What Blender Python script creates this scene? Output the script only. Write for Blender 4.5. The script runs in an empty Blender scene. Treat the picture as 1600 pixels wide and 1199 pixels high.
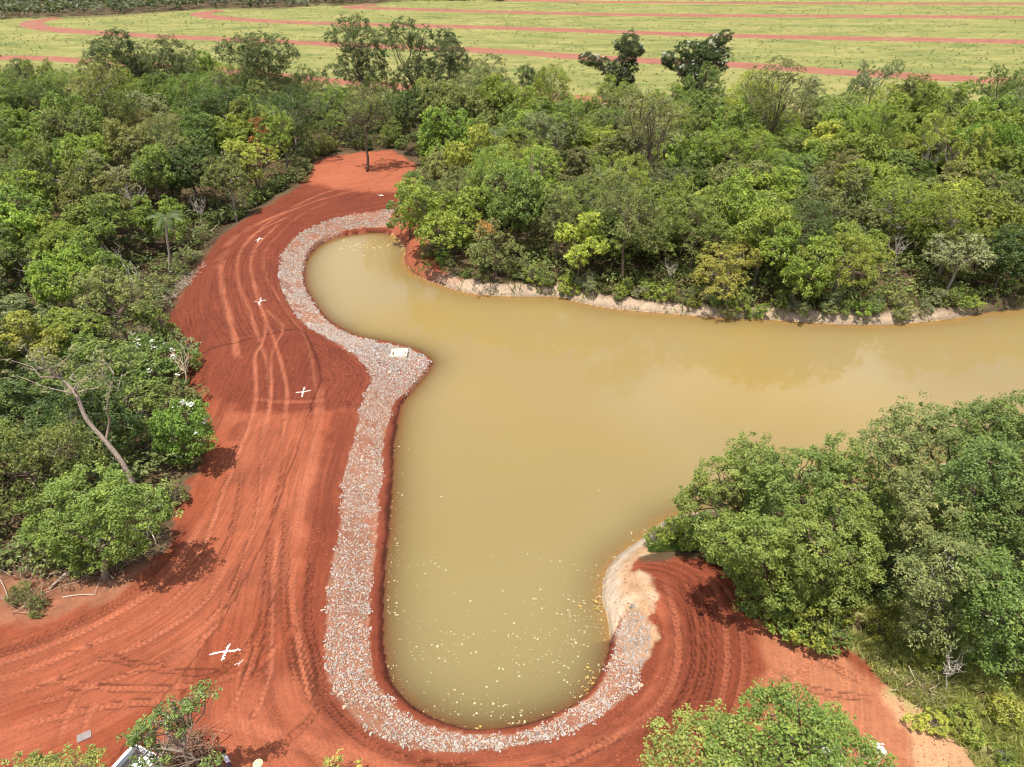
import bpy, math, random
import numpy as np
from mathutils import Vector

# ------------------------------------------------------------------ camera, sky, sun, exposure
scene = bpy.context.scene
COL = scene.collection
CAM_Z = 38.0
PITCH = math.radians(32.0)
FPX = 1110.0                      # focal length in pixels of a 1600 px wide frame
cam_d = bpy.data.cameras.new("camera")
cam_d.sensor_width = 36.0
cam_d.lens = 36.0 * FPX / 1600.0
cam_d.clip_start = 0.5
cam_d.clip_end = 9000.0
cam = bpy.data.objects.new("camera", cam_d)
cam.location = (0, 0, CAM_Z)
cam.rotation_euler = (math.radians(90) - PITCH, 0, 0)
COL.objects.link(cam)
scene.camera = cam

SUN_EL = math.radians(73.0)
SHADOW = Vector((0.42, 0.90, 0.0)).normalized()          # where shadows fall on the ground
world = bpy.data.worlds.new("World")
scene.world = world
world.use_nodes = True
wn = world.node_tree
for n in list(wn.nodes):
    wn.nodes.remove(n)
w_out = wn.nodes.new("ShaderNodeOutputWorld")
w_bg = wn.nodes.new("ShaderNodeBackground")
w_sky = wn.nodes.new("ShaderNodeTexSky")
w_sky.sky_type = 'NISHITA'
w_sky.sun_disc = False
w_sky.sun_elevation = SUN_EL
w_sky.sun_rotation = math.atan2(-SHADOW.x, -SHADOW.y)
w_sky.dust_density = 2.0
# soft scattered clouds over the whole sky
w_tc = wn.nodes.new("ShaderNodeTexCoord")
w_map = wn.nodes.new("ShaderNodeMapping")
w_map.inputs['Scale'].default_value = (1.6, 1.6, 3.2)
w_nz = wn.nodes.new("ShaderNodeTexNoise")
w_nz.inputs['Scale'].default_value = 1.7
w_nz.inputs['Detail'].default_value = 5
w_rmp = wn.nodes.new("ShaderNodeValToRGB")
w_rmp.color_ramp.elements[0].position = 0.45
w_rmp.color_ramp.elements[1].position = 0.66
w_mix = wn.nodes.new("ShaderNodeMixRGB")
w_mix.inputs['Color2'].default_value = (9.5, 9.4, 9.2, 1)
wn.links.new(w_tc.outputs['Generated'], w_map.inputs['Vector'])
wn.links.new(w_map.outputs['Vector'], w_nz.inputs['Vector'])
wn.links.new(w_nz.outputs['Fac'], w_rmp.inputs['Fac'])
wn.links.new(w_rmp.outputs['Color'], w_mix.inputs['Fac'])
wn.links.new(w_sky.outputs['Color'], w_mix.inputs['Color1'])
wn.links.new(w_mix.outputs['Color'], w_bg.inputs['Color'])
w_bg.inputs['Strength'].default_value = 0.13
wn.links.new(w_bg.outputs['Background'], w_out.inputs['Surface'])

sun_d = bpy.data.lights.new("sun", 'SUN')
sun_d.energy = 4.8
sun_d.angle = math.radians(0.55)
sun_d.color = (1.0, 0.955, 0.88)
sun = bpy.data.objects.new("sun", sun_d)
ldir = Vector((SHADOW.x * math.cos(SUN_EL), SHADOW.y * math.cos(SUN_EL), -math.sin(SUN_EL)))
sun.rotation_euler = ldir.to_track_quat('-Z', 'Y').to_euler()
sun.location = (0, 60, 80)
COL.objects.link(sun)

vs = scene.view_settings
vs.view_transform = 'Standard'
vs.look = 'None'
vs.exposure = 0.60
vs.gamma = 1.0
vs.use_curve_mapping = False
scene.cycles.max_bounces = 5
scene.cycles.diffuse_bounces = 3
scene.cycles.glossy_bounces = 2
scene.cycles.transparent_max_bounces = 8
scene.cycles.use_denoising = True
scene.cycles.filter_width = 1.05

rng = np.random.default_rng(7)
random.seed(7)

# ------------------------------------------------------------------ photograph geometry -> ground
CP, SP = math.cos(PITCH), math.sin(PITCH)
def unproj(u, v, z=0.0):
    a = (u - 800.0) / FPX
    b = (599.5 - v) / FPX
    dx, dy, dz = a, CP + b * SP, -SP + b * CP
    t = (z - CAM_Z) / dz
    return np.array([dx * t, dy * t, z])
def at_depth(u, v, Y):
    a = (u - 800.0) / FPX
    b = (599.5 - v) / FPX
    dx, dy, dz = a, CP + b * SP, -SP + b * CP
    t = Y / dy
    return np.array([dx * t, Y, CAM_Z + dz * t])
def proj(p):
    x, y, z = p[0], p[1], p[2] - CAM_Z
    dep = y * CP - z * SP
    up = y * SP + z * CP
    return 800 + FPX * x / dep, 599.5 - FPX * up / dep, dep
def W(pts, z):
    return np.array([unproj(u, v, z)[:2] for u, v in pts])
def resample(P, step):
    P = np.asarray(P, float)
    # Catmull-Rom smoothing then even spacing
    Q = [P[0]]
    n = len(P)
    for i in range(n - 1):
        p0, p1, p2, p3 = P[max(i - 1, 0)], P[i], P[i + 1], P[min(i + 2, n - 1)]
        for t in np.linspace(0, 1, 7)[1:]:
            Q.append(0.5 * ((2 * p1) + (-p0 + p2) * t + (2 * p0 - 5 * p1 + 4 * p2 - p3) * t * t + (-p0 + 3 * p1 - 3 * p2 + p3) * t ** 3))
    Q = np.array(Q)
    L = np.concatenate([[0], np.cumsum(np.linalg.norm(np.diff(Q, axis=0), axis=1))])
    k = max(2, int(L[-1] / step) + 1)
    s = np.linspace(0, L[-1], k)
    return np.stack([np.interp(s, L, Q[:, i]) for i in range(Q.shape[1])], 1)
def dist_poly(X, Y, P, arclen=False):
    best = np.full(X.shape, 1e9)
    bs = np.zeros(X.shape) if arclen else None
    acc = 0.0
    for i in range(len(P) - 1):
        ax, ay = P[i]; bx, by = P[i + 1]
        ex, ey = bx - ax, by - ay
        l2 = ex * ex + ey * ey + 1e-9
        t = np.clip(((X - ax) * ex + (Y - ay) * ey) / l2, 0, 1)
        d = (X - ax - t * ex) ** 2 + (Y - ay - t * ey) ** 2
        if arclen:
            m = d < best
            bs = np.where(m, acc + t * math.sqrt(l2), bs)
        best = np.minimum(best, d)
        acc += math.sqrt(l2)
    best = np.sqrt(best)
    return (best, bs) if arclen else best
def inside(X, Y, P):
    r = np.zeros(X.shape, bool)
    n = len(P)
    for i in range(n):
        x1, y1 = P[i]; x2, y2 = P[(i + 1) % n]
        if y1 == y2:
            continue
        c = ((y1 > Y) != (y2 > Y)) & (X < (x2 - x1) * (Y - y1) / (y2 - y1) + x1)
        r ^= c
    return r
def ss(a, b, x):
    t = np.clip((x - a) / (b - a), 0, 1)
    return t * t * (3 - 2 * t)
_lat = np.random.default_rng(3).random((256, 256))
def vnoise(x, y):
    xi = np.floor(x).astype(int); yi = np.floor(y).astype(int)
    fx = x - xi; fy = y - yi
    fx = fx * fx * (3 - 2 * fx); fy = fy * fy * (3 - 2 * fy)
    a = _lat[xi & 255, yi & 255]; b = _lat[(xi + 1) & 255, yi & 255]
    c = _lat[xi & 255, (yi + 1) & 255]; d = _lat[(xi + 1) & 255, (yi + 1) & 255]
    return (a * (1 - fx) + b * fx) * (1 - fy) + (c * (1 - fx) + d * fx) * fy
def fbm(x, y, o=4):
    r = 0.0; a = 0.5; s = 0.0
    for i in range(o):
        r = r + a * vnoise(x + 17.3 * i, y - 9.1 * i); s += a
        x = x * 2.03; y = y * 2.03; a *= 0.5
    return r / s

# ------------------------------------------------------------------ the lines of the place
dam_water_px = [(613,367),(600,364),(575,364),(550,367),(527,371),(500,383),(483,400),(476,420),(478,447),(490,470),(510,497),
    (533,513),(563,527),(590,532),(633,542),(660,552),(673,563),(674,571),(663,588),(645,610),(629,631),(622,660),(616,700),(613,767),
    (608,833),(603,883),(600,950),(602,1025),(619,1077),(652,1107),(690,1128),(739,1141),(780,1139),(825,1130),(881,1111),(922,1081),(945,1040),(954,1002)]
nat_near_px = [(954,1002),(952,976),(943,950),(941,912),(952,882),(975,860),(1005,841),(1024,822),(1050,808),(1090,800),(1160,792),(1250,780),(1350,757),(1450,730),(1600,688),(1900,610),(2500,540)]
nat_far_px = [(2500,415),(1900,462),(1700,478),(1600,484),(1540,489),(1500,497),(1430,505),(1380,508),(1300,507),(1200,500),(1130,497),(1060,492),(1000,487),
    (950,482),(900,472),(870,464),(810,464),(740,460),(690,447),(660,436),(640,422),(631,405),(634,390),(626,378),(613,367)]
outer_px = [(618,327),(580,331),(540,337),(500,350),(460,372),(442,395),(437,420),(440,450),(455,480),(480,510),(520,533),(550,552),(572,575),(580,592),(572,615),
    (564,634),(558,665),(550,700),(539,742),(534,783),(532,817),(529,847),(519,880),(512,930),(508,1000),(509,1040),(519,1077),(551,1119),(600,1156),(656,1171),
    (712,1175),(787,1169),(862,1154),(919,1130),(975,1092),(997,1062),(1016,1010),(1018,970),(1008,953)]
inner_px = [(606,356),(580,356),(540,361),(505,378),(487,398),(473,424),(475,448),(487,472),(507,500),(530,516),(561,530),(590,535),(632,544),(658,554),(670,564),(671,571),
    (660,587),(638,610),(617,628),(606,660),(598,705),(597,750),(592,773),(590,817),(588,858),(583,880),(579,924),(576,987),(579,1032),(592,1077),(619,1104),(649,1126),(694,1141),
    (757,1150),(806,1146),(855,1132),(900,1104),(934,1077),(956,1025),(966,990),(976,958)]
Z_IN, Z_OUT = 0.45, 1.75
damW = resample(W(dam_water_px, 0.0), 1.0)
nearW = resample(W(nat_near_px, 0.0), 1.6)
farW = resample(W(nat_far_px, 0.0), 1.8)
outerW = resample(W(outer_px, Z_OUT), 1.0)
innerW = resample(W(inner_px, Z_IN), 1.0)
waterPoly = np.concatenate([damW, nearW[1:], farW[:-1]])
natLine = [nearW, farW]
corrPoly = np.concatenate([damW, innerW[::-1]])
ripPoly = np.concatenate([outerW, innerW[::-1]])
crestL = resample(W([(486,272),(430,318),(372,362),(340,415),(333,470),(340,530),(352,590),(356,640),(350,700)], 2.0), 0.8)
leftPoly = np.concatenate([crestL, W([(200,900),(-600,900),(-900,300),(100,230),(470,240)], 0.5)])

def terrain(X, Y, micro=True):
    X = np.asarray(X, float); Y = np.asarray(Y, float)
    shp = X.shape
    X = X.ravel(); Y = Y.ravel()
    z = np.full(X.shape, 1.9)
    near = (Y < 175) & (X > -90) & (X < 190)
    x = X[near]; y = Y[near]
    if len(x):
        d_dam = dist_poly(x, y, damW)
        d_nat = np.minimum(dist_poly(x, y, nearW), dist_poly(x, y, farW))
        d_out = dist_poly(x, y, outerW)
        d_in = dist_poly(x, y, innerW)
        inw = inside(x, y, waterPoly)
        inr = inside(x, y, ripPoly)
        inc = inside(x, y, corrPoly) & ~inr
        z_dam = Z_OUT + 0.28 * ss(0, 2.2, d_out)
        wob = 0.9 * (fbm(x * 0.8 + 5, y * 0.8) - 0.5)
        z_nat = 0.95 * ss(0, 1.5 + wob, d_nat) + 0.5 * ss(1.4, 9, d_nat) + 0.45 * ss(8, 30, d_nat)
        k = d_nat / (d_nat + d_out + 1e-6)
        zl = k * z_dam + (1 - k) * z_nat
        t = d_in / (d_in + d_out + 1e-6)
        zr = Z_IN + (Z_OUT - Z_IN) * t
        tc = d_dam / (d_dam + d_in + 1e-6)
        zc = Z_IN * np.clip(tc * 1.7 + 0.9 * (fbm(x * 1.1 + 20, y * 1.1, 4) - 0.5), 0, 1.15) ** 0.8 * ss(0, 0.25, tc)
        zz = np.where(inr, zr, np.where(inc & ~inw, zc, zl))
        dw = np.minimum(d_dam, d_nat)
        zz = np.where(inw, -0.35 * np.minimum(dw, 5.0) - 0.01, zz)
        dE = dist_poly(x, y, crestL)
        inl = inside(x, y, leftPoly)
        fade = ss(42, 52, y) * (1 - ss(120, 140, y))
        zz = zz - np.where(inl, 2.1 * ss(0, 6.5, dE) * (1 - ss(10, 26, dE)), 0) * fade
        z[near] = zz
    if micro:
        z = z + np.where(z > 0.1, 0.10 * (fbm(X * 0.35, Y * 0.35) - 0.5) + 0.05 * (fbm(X * 1.7, Y * 1.7, 3) - 0.5), 0)
    return z.reshape(shp)
def ter1(x, y):
    return float(terrain(np.array([x]), np.array([y]))[0])
def ground_at(u, v):
    z = 1.9
    for _ in range(8):
        p = unproj(u, v, z)
        z = 0.5 * z + 0.5 * ter1(p[0], p[1])
    p = unproj(u, v, z)
    p[2] = ter1(p[0], p[1])
    return p

# ------------------------------------------------------------------ materials
def new_mat(name):
    m = bpy.data.materials.new(name)
    m.use_nodes = True
    nt = m.node_tree
    for n in list(nt.nodes):
        nt.nodes.remove(n)
    out = nt.nodes.new("ShaderNodeOutputMaterial")
    return m, nt, out
def N(nt, t, **kw):
    n = nt.nodes.new(t)
    for k, v in kw.items():
        if k in n.inputs:
            n.inputs[k].default_value = v
        else:
            setattr(n, k, v)
    return n
def mathn(nt, op, a, b=None, clamp=False):
    n = nt.nodes.new("ShaderNodeMath"); n.operation = op; n.use_clamp = clamp
    for i, q in enumerate((a, b)):
        if q is None:
            continue
        if isinstance(q, (int, float)):
            n.inputs[i].default_value = q
        else:
            nt.links.new(q, n.inputs[i])
    return n.outputs[0]
def simple_mat(name, col, rough=0.7, noise=0.25, scale=8.0, metallic=0.0, bump=0.0, objcol=False):
    m, nt, out = new_mat(name)
    b = N(nt, "ShaderNodeBsdfPrincipled", Roughness=rough, Metallic=metallic)
    b.inputs['Specular IOR Level'].default_value = 0.3
    tc = N(nt, "ShaderNodeTexCoord")
    nz = N(nt, "ShaderNodeTexNoise", Scale=scale, Detail=4.0)
    nt.links.new(tc.outputs['Object'], nz.inputs['Vector'])
    mr = N(nt, "ShaderNodeMapRange")
    mr.inputs['From Min'].default_value = 0.25; mr.inputs['From Max'].default_value = 0.75
    mr.inputs['To Min'].default_value = 1 - noise; mr.inputs['To Max'].default_value = 1 + noise
    nt.links.new(nz.outputs['Fac'], mr.inputs['Value'])
    mx = N(nt, "ShaderNodeVectorMath", operation='SCALE')
    if objcol:
        oi = N(nt, "ShaderNodeObjectInfo")
        nt.links.new(oi.outputs['Color'], mx.inputs[0])
    else:
        mx.inputs[0].default_value = col[:3]
    nt.links.new(mr.outputs['Result'], mx.inputs['Scale'])
    nt.links.new(mx.outputs[0], b.inputs['Base Color'])
    if bump:
        bp = N(nt, "ShaderNodeBump", Strength=bump, Distance=0.05)
        nt.links.new(nz.outputs['Fac'], bp.inputs['Height'])
        nt.links.new(bp.outputs['Normal'], b.inputs['Normal'])
    nt.links.new(b.outputs[0], out.inputs['Surface'])
    return m

def leaf_mat(name, trans=0.28):
    m, nt, out = new_mat(name)
    oi = N(nt, "ShaderNodeObjectInfo")
    at = N(nt, "ShaderNodeAttribute", attribute_name="tint")
    # per-leaf lightness, plus a drift towards yellow on the light ones
    k = mathn(nt, 'MULTIPLY_ADD', at.outputs['Fac'], 0.92)
    k.node.inputs[2].default_value = 0.60
    sc = N(nt, "ShaderNodeVectorMath", operation='SCALE')
    nt.links.new(oi.outputs['Color'], sc.inputs[0]); nt.links.new(k, sc.inputs['Scale'])
    hs = N(nt, "ShaderNodeHueSaturation")
    hue = mathn(nt, 'MULTIPLY_ADD', at.outputs['Fac'], -0.035)
    hue.node.inputs[2].default_value = 0.517
    nt.links.new(hue, hs.inputs['Hue']); nt.links.new(sc.outputs[0], hs.inputs['Color'])
    b = N(nt, "ShaderNodeBsdfPrincipled", Roughness=0.45)
    b.inputs['Specular IOR Level'].default_value = 0.35
    nt.links.new(hs.outputs[0], b.inputs['Base Color'])
    tr = N(nt, "ShaderNodeBsdfTranslucent")
    t2 = N(nt, "ShaderNodeVectorMath", operation='MULTIPLY')
    t2.inputs[1].default_value = (1.25, 1.35, 0.6)
    nt.links.new(hs.outputs[0], t2.inputs[0]); nt.links.new(t2.outputs[0], tr.inputs['Color'])
    mx = N(nt, "ShaderNodeMixShader"); mx.inputs[0].default_value = trans
    nt.links.new(b.outputs[0], mx.inputs[1]); nt.links.new(tr.outputs[0], mx.inputs[2])
    nt.links.new(mx.outputs[0], out.inputs['Surface'])
    return m
M_LEAF = leaf_mat("leaf", 0.36)
M_BARK = simple_mat("bark", (0.16, 0.115, 0.08), 0.9, 0.4, 6.0, bump=0.4, objcol=True)
M_FLOWER = simple_mat("white_blossom", (0.62, 0.63, 0.52), 0.7, 0.25)
M_STONE = simple_mat("riprap_stone", (0.5, 0.45, 0.4), 0.85, 0.22, 3.0, bump=0.3, objcol=True)

# ground: colour attribute carries the soil type, the nodes add grain, clods and wheel streaks
def ground_mat():
    m, nt, out = new_mat("ground_soil")
    b = N(nt, "ShaderNodeBsdfPrincipled", Roughness=0.92)
    b.inputs['Specular IOR Level'].default_value = 0.15
    ca = N(nt, "ShaderNodeAttribute", attribute_name="soil")
    fl = N(nt, "ShaderNodeAttribute", attribute_name="flow")
    mk = N(nt, "ShaderNodeAttribute", attribute_name="mask")      # r streaks, g grass, b roller rows
    sep = N(nt, "ShaderNodeSeparateColor"); nt.links.new(mk.outputs['Color'], sep.inputs[0])
    geo = N(nt, "ShaderNodeNewGeometry")
    n1 = N(nt, "ShaderNodeTexNoise", Scale=2.2, Detail=6.0, Roughness=0.65); nt.links.new(geo.outputs['Position'], n1.inputs['Vector'])
    n9 = N(nt, "ShaderNodeTexNoise", Scale=9.0, Detail=5.0, Roughness=0.7); nt.links.new(geo.outputs['Position'], n9.inputs['Vector'])
    n2 = N(nt, "ShaderNodeTexNoise", Scale=0.22, Detail=5.0); nt.links.new(geo.outputs['Position'], n2.inputs['Vector'])
    mp = N(nt, "ShaderNodeMapping"); mp.inputs['Scale'].default_value = (0.22, 4.2, 1.0)
    nt.links.new(fl.outputs['Vector'], mp.inputs['Vector'])
    n3 = N(nt, "ShaderNodeTexNoise", Scale=1.0, Detail=5.0, Roughness=0.6); nt.links.new(mp.outputs['Vector'], n3.inputs['Vector'])
    mp2 = N(nt, "ShaderNodeMapping"); mp2.inputs['Scale'].default_value = (1.6, 2.6, 1.0)
    nt.links.new(fl.outputs['Vector'], mp2.inputs['Vector'])
    vo = N(nt, "ShaderNodeTexVoronoi", Scale=1.0); nt.links.new(mp2.outputs['Vector'], vo.inputs['Vector'])
    wv = N(nt, "ShaderNodeTexWave", Scale=0.55, Distortion=6.0, Detail=3.0); wv.bands_direction = 'Y'
    wv.inputs['Detail Scale'].default_value = 1.5
    nt.links.new(fl.outputs['Vector'], wv.inputs['Vector'])
    # brightness factor
    f = mathn(nt, 'MULTIPLY_ADD', n1.outputs['Fac'], 0.50); f.node.inputs[2].default_value = 0.75
    g = mathn(nt, 'MULTIPLY_ADD', n2.outputs['Fac'], 0.40); g.node.inputs[2].default_value = 0.80
    f = mathn(nt, 'MULTIPLY', f, g)
    k9 = mathn(nt, 'MULTIPLY_ADD', n9.outputs['Fac'], 0.9); k9.node.inputs[2].default_value = 0.55
    f = mathn(nt, 'MULTIPLY', f, k9)
    st = mathn(nt, 'SUBTRACT', n3.outputs['Fac'], 0.5)
    st = mathn(nt, 'MULTIPLY', st, 1.15)
    st = mathn(nt, 'MULTIPLY', st, sep.outputs[0])
    st = mathn(nt, 'ADD', st, 1.0)
    f = mathn(nt, 'MULTIPLY', f, st)
    rw = mathn(nt, 'SUBTRACT', wv.outputs['Fac'], 0.5)
    rw = mathn(nt, 'MULTIPLY', rw, 0.12)
    rw = mathn(nt, 'MULTIPLY', rw, sep.outputs[2])
    rw = mathn(nt, 'ADD', rw, 1.0)
    f = mathn(nt, 'MULTIPLY', f, rw)
    td = N(nt, "ShaderNodeAttribute", attribute_name="tread")
    sx = N(nt, "ShaderNodeSeparateXYZ"); nt.links.new(td.outputs['Vector'], sx.inputs[0])
    ph = mathn(nt, 'MULTIPLY_ADD', sx.outputs[1], 0.9); nt.links.new(sx.outputs[0], ph.node.inputs[2])
    ph = mathn(nt, 'SINE', mathn(nt, 'MULTIPLY', ph, 19.0))
    ph = mathn(nt, 'MULTIPLY', ph, sx.outputs[2])
    tk = mathn(nt, 'MULTIPLY_ADD', ph, 0.17); tk.node.inputs[2].default_value = 1.0
    f = mathn(nt, 'MULTIPLY', f, tk)
    sc = N(nt, "ShaderNodeVectorMath", operation='SCALE')
    nt.links.new(ca.outputs['Color'], sc.inputs[0]); nt.links.new(f, sc.inputs['Scale'])
    # pasture: mottling of dry and green grass
    n4 = N(nt, "ShaderNodeTexNoise", Scale=0.06, Detail=8.0, Roughness=0.7)
    mp4 = N(nt, "ShaderNodeMapping"); mp4.inputs['Scale'].default_value = (0.6, 1.3, 1.0)
    nt.links.new(geo.outputs['Position'], mp4.inputs['Vector']); nt.links.new(mp4.outputs['Vector'], n4.inputs['Vector'])
    cr = N(nt, "ShaderNodeValToRGB")
    cr.color_ramp.elements[0].position = 0.33; cr.color_ramp.elements[0].color = (0.095, 0.122, 0.032, 1)
    cr.color_ramp.elements[1].position = 0.68; cr.color_ramp.elements[1].color = (0.255, 0.222, 0.082, 1)
    e = cr.color_ramp.elements.new(0.5); e.color = (0.186, 0.182, 0.053, 1)
    nt.links.new(n4.outputs['Fac'], cr.inputs['Fac'])
    n5 = N(nt, "ShaderNodeTexNoise", Scale=0.30, Detail=6.0, Roughness=0.75); nt.links.new(geo.outputs['Position'], n5.inputs['Vector'])
    g5 = mathn(nt, 'MULTIPLY_ADD', n5.outputs['Fac'], 1.1); g5.node.inputs[2].default_value = 0.40
    gs = N(nt, "ShaderNodeVectorMath", operation='SCALE'); nt.links.new(cr.outputs['Color'], gs.inputs[0]); nt.links.new(g5, gs.inputs['Scale'])
    gm = N(nt, "ShaderNodeMixRGB"); nt.links.new(sep.outputs[1], gm.inputs['Fac'])
    nt.links.new(sc.outputs[0], gm.inputs['Color1']); nt.links.new(gs.outputs[0], gm.inputs['Color2'])
    nt.links.new(gm.outputs['Color'], b.inputs['Base Color'])
    # relief
    h = mathn(nt, 'MULTIPLY_ADD', n9.outputs['Fac'], 0.55); nt.links.new(n1.outputs['Fac'], h.node.inputs[2])
    h2 = mathn(nt, 'MULTIPLY', n3.outputs['Fac'], sep.outputs[0])
    h = mathn(nt, 'ADD', h, h2)
    h3 = mathn(nt, 'MULTIPLY', vo.outputs['Distance'], sep.outputs[2])
    h3 = mathn(nt, 'MULTIPLY', h3, 1.3)
    h = mathn(nt, 'ADD', h, h3)
    h4 = mathn(nt, 'MULTIPLY', wv.outputs['Fac'], sep.outputs[2])
    h4 = mathn(nt, 'MULTIPLY', h4, 0.30)
    h = mathn(nt, 'ADD', h, h4)
    h = mathn(nt, 'ADD', h, mathn(nt, 'MULTIPLY', ph, 0.15))
    bp = N(nt, "ShaderNodeBump", Strength=0.8, Distance=0.14)
    nt.links.new(h, bp.inputs['Height']); nt.links.new(bp.outputs['Normal'], b.inputs['Normal'])
    nt.links.new(b.outputs[0], out.inputs['Surface'])
    return m
M_GROUND = ground_mat()

def water_mat():
    m, nt, out = new_mat("murky_water")
    at = N(nt, "ShaderNodeAttribute", attribute_name="depth")
    geo = N(nt, "ShaderNodeNewGeometry")
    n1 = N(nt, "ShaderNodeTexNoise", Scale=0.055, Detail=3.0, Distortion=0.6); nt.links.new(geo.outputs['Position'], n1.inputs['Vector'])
    cr = N(nt, "ShaderNodeValToRGB")  # soft cloud reflections put into the base colour as paler and golden patches
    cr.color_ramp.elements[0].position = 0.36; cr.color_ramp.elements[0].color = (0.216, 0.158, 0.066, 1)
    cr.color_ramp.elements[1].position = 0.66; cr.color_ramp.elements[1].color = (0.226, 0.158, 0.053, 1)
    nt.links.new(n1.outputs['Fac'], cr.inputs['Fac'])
    b = N(nt, "ShaderNodeBsdfPrincipled", Roughness=0.06, IOR=1.33)
    # the stagnant near basin is greener than the open water
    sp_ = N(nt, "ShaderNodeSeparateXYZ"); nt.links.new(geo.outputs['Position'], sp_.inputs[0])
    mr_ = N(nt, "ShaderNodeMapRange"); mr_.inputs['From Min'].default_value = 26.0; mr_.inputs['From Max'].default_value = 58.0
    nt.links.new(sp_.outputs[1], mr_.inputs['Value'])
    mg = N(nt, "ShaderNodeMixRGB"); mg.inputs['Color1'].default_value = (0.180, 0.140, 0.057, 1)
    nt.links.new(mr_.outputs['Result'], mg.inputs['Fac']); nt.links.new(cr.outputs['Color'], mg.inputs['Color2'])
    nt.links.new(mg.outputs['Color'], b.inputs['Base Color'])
    n2 = N(nt, "ShaderNodeTexNoise", Scale=1.3, Detail=4.0); nt.links.new(geo.outputs['Position'], n2.inputs['Vector'])
    bp = N(nt, "ShaderNodeBump", Strength=0.14, Distance=0.05)
    nt.links.new(n2.outputs['Fac'], bp.inputs['Height']); nt.links.new(bp.outputs['Normal'], b.inputs['Normal'])
    # suspended silt hides the bed within about a metre of depth
    e = mathn(nt, 'MULTIPLY', at.outputs['Fac'], -2.4)
    e = mathn(nt, 'EXPONENT', e)
    e = mathn(nt, 'MULTIPLY', e, 0.85)
    tr = N(nt, "ShaderNodeBsdfTransparent"); tr.inputs['Color'].default_value = (0.86, 0.74, 0.58, 1)
    mx = N(nt, "ShaderNodeMixShader")
    nt.links.new(e, mx.inputs[0]); nt.links.new(b.outputs[0], mx.inputs[1]); nt.links.new(tr.outputs[0], mx.inputs[2])
    nt.links.new(mx.outputs[0], out.inputs['Surface'])
    return m
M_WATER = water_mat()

# ------------------------------------------------------------------ mesh helpers
def mesh_np(name, verts, faces, mats=(), smooth=False, attrs=None):
    """faces: (n,k) int array of one polygon size"""
    verts = np.asarray(verts, np.float32); faces = np.asarray(faces, np.int32)
    me = bpy.data.meshes.new(name)
    k = faces.shape[1]; nf = len(faces)
    me.vertices.add(len(verts)); me.vertices.foreach_set("co", verts.ravel())
    me.loops.add(nf * k); me.loops.foreach_set("vertex_index", faces.ravel())
    me.polygons.add(nf)
    me.polygons.foreach_set("loop_start", np.arange(0, nf * k, k, dtype=np.int32))
    me.polygons.foreach_set("loop_total", np.full(nf, k, np.int32))
    me.polygons.foreach_set("use_smooth", np.full(nf, smooth, bool))
    me.update(calc_edges=True)
    for a, (typ, data) in (attrs or {}).items():
        at = me.attributes.new(a, typ, 'POINT')
        key = {'FLOAT': 'value', 'FLOAT_COLOR': 'color', 'FLOAT_VECTOR': 'vector'}[typ]
        at.data.foreach_set(key, np.asarray(data, np.float32).ravel())
    for m in mats:
        me.materials.append(m)
    return me
def link(name, me, parent=None, loc=(0, 0, 0), rz=0.0, scale=1.0, color=None):
    o = bpy.data.objects.new(name, me)
    o.location = loc
    o.rotation_euler = (0, 0, rz)
    o.scale = (scale,) * 3 if np.isscalar(scale) else scale
    if color is not None:
        o.color = (*color, 1.0)
    if parent is not None:
        o.parent = parent
    COL.objects.link(o)
    return o
def tag(o, label=None, cat=None, group=None, kind=None):
    if label: o['label'] = label
    if cat: o['category'] = cat
    if group: o['group'] = group
    if kind: o['kind'] = kind
    return o
def empty(name, loc, rz=0.0, scale=1.0):
    e = link(name, None, None, loc, rz, scale)
    e.empty_display_size = 0.3
    return e
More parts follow.
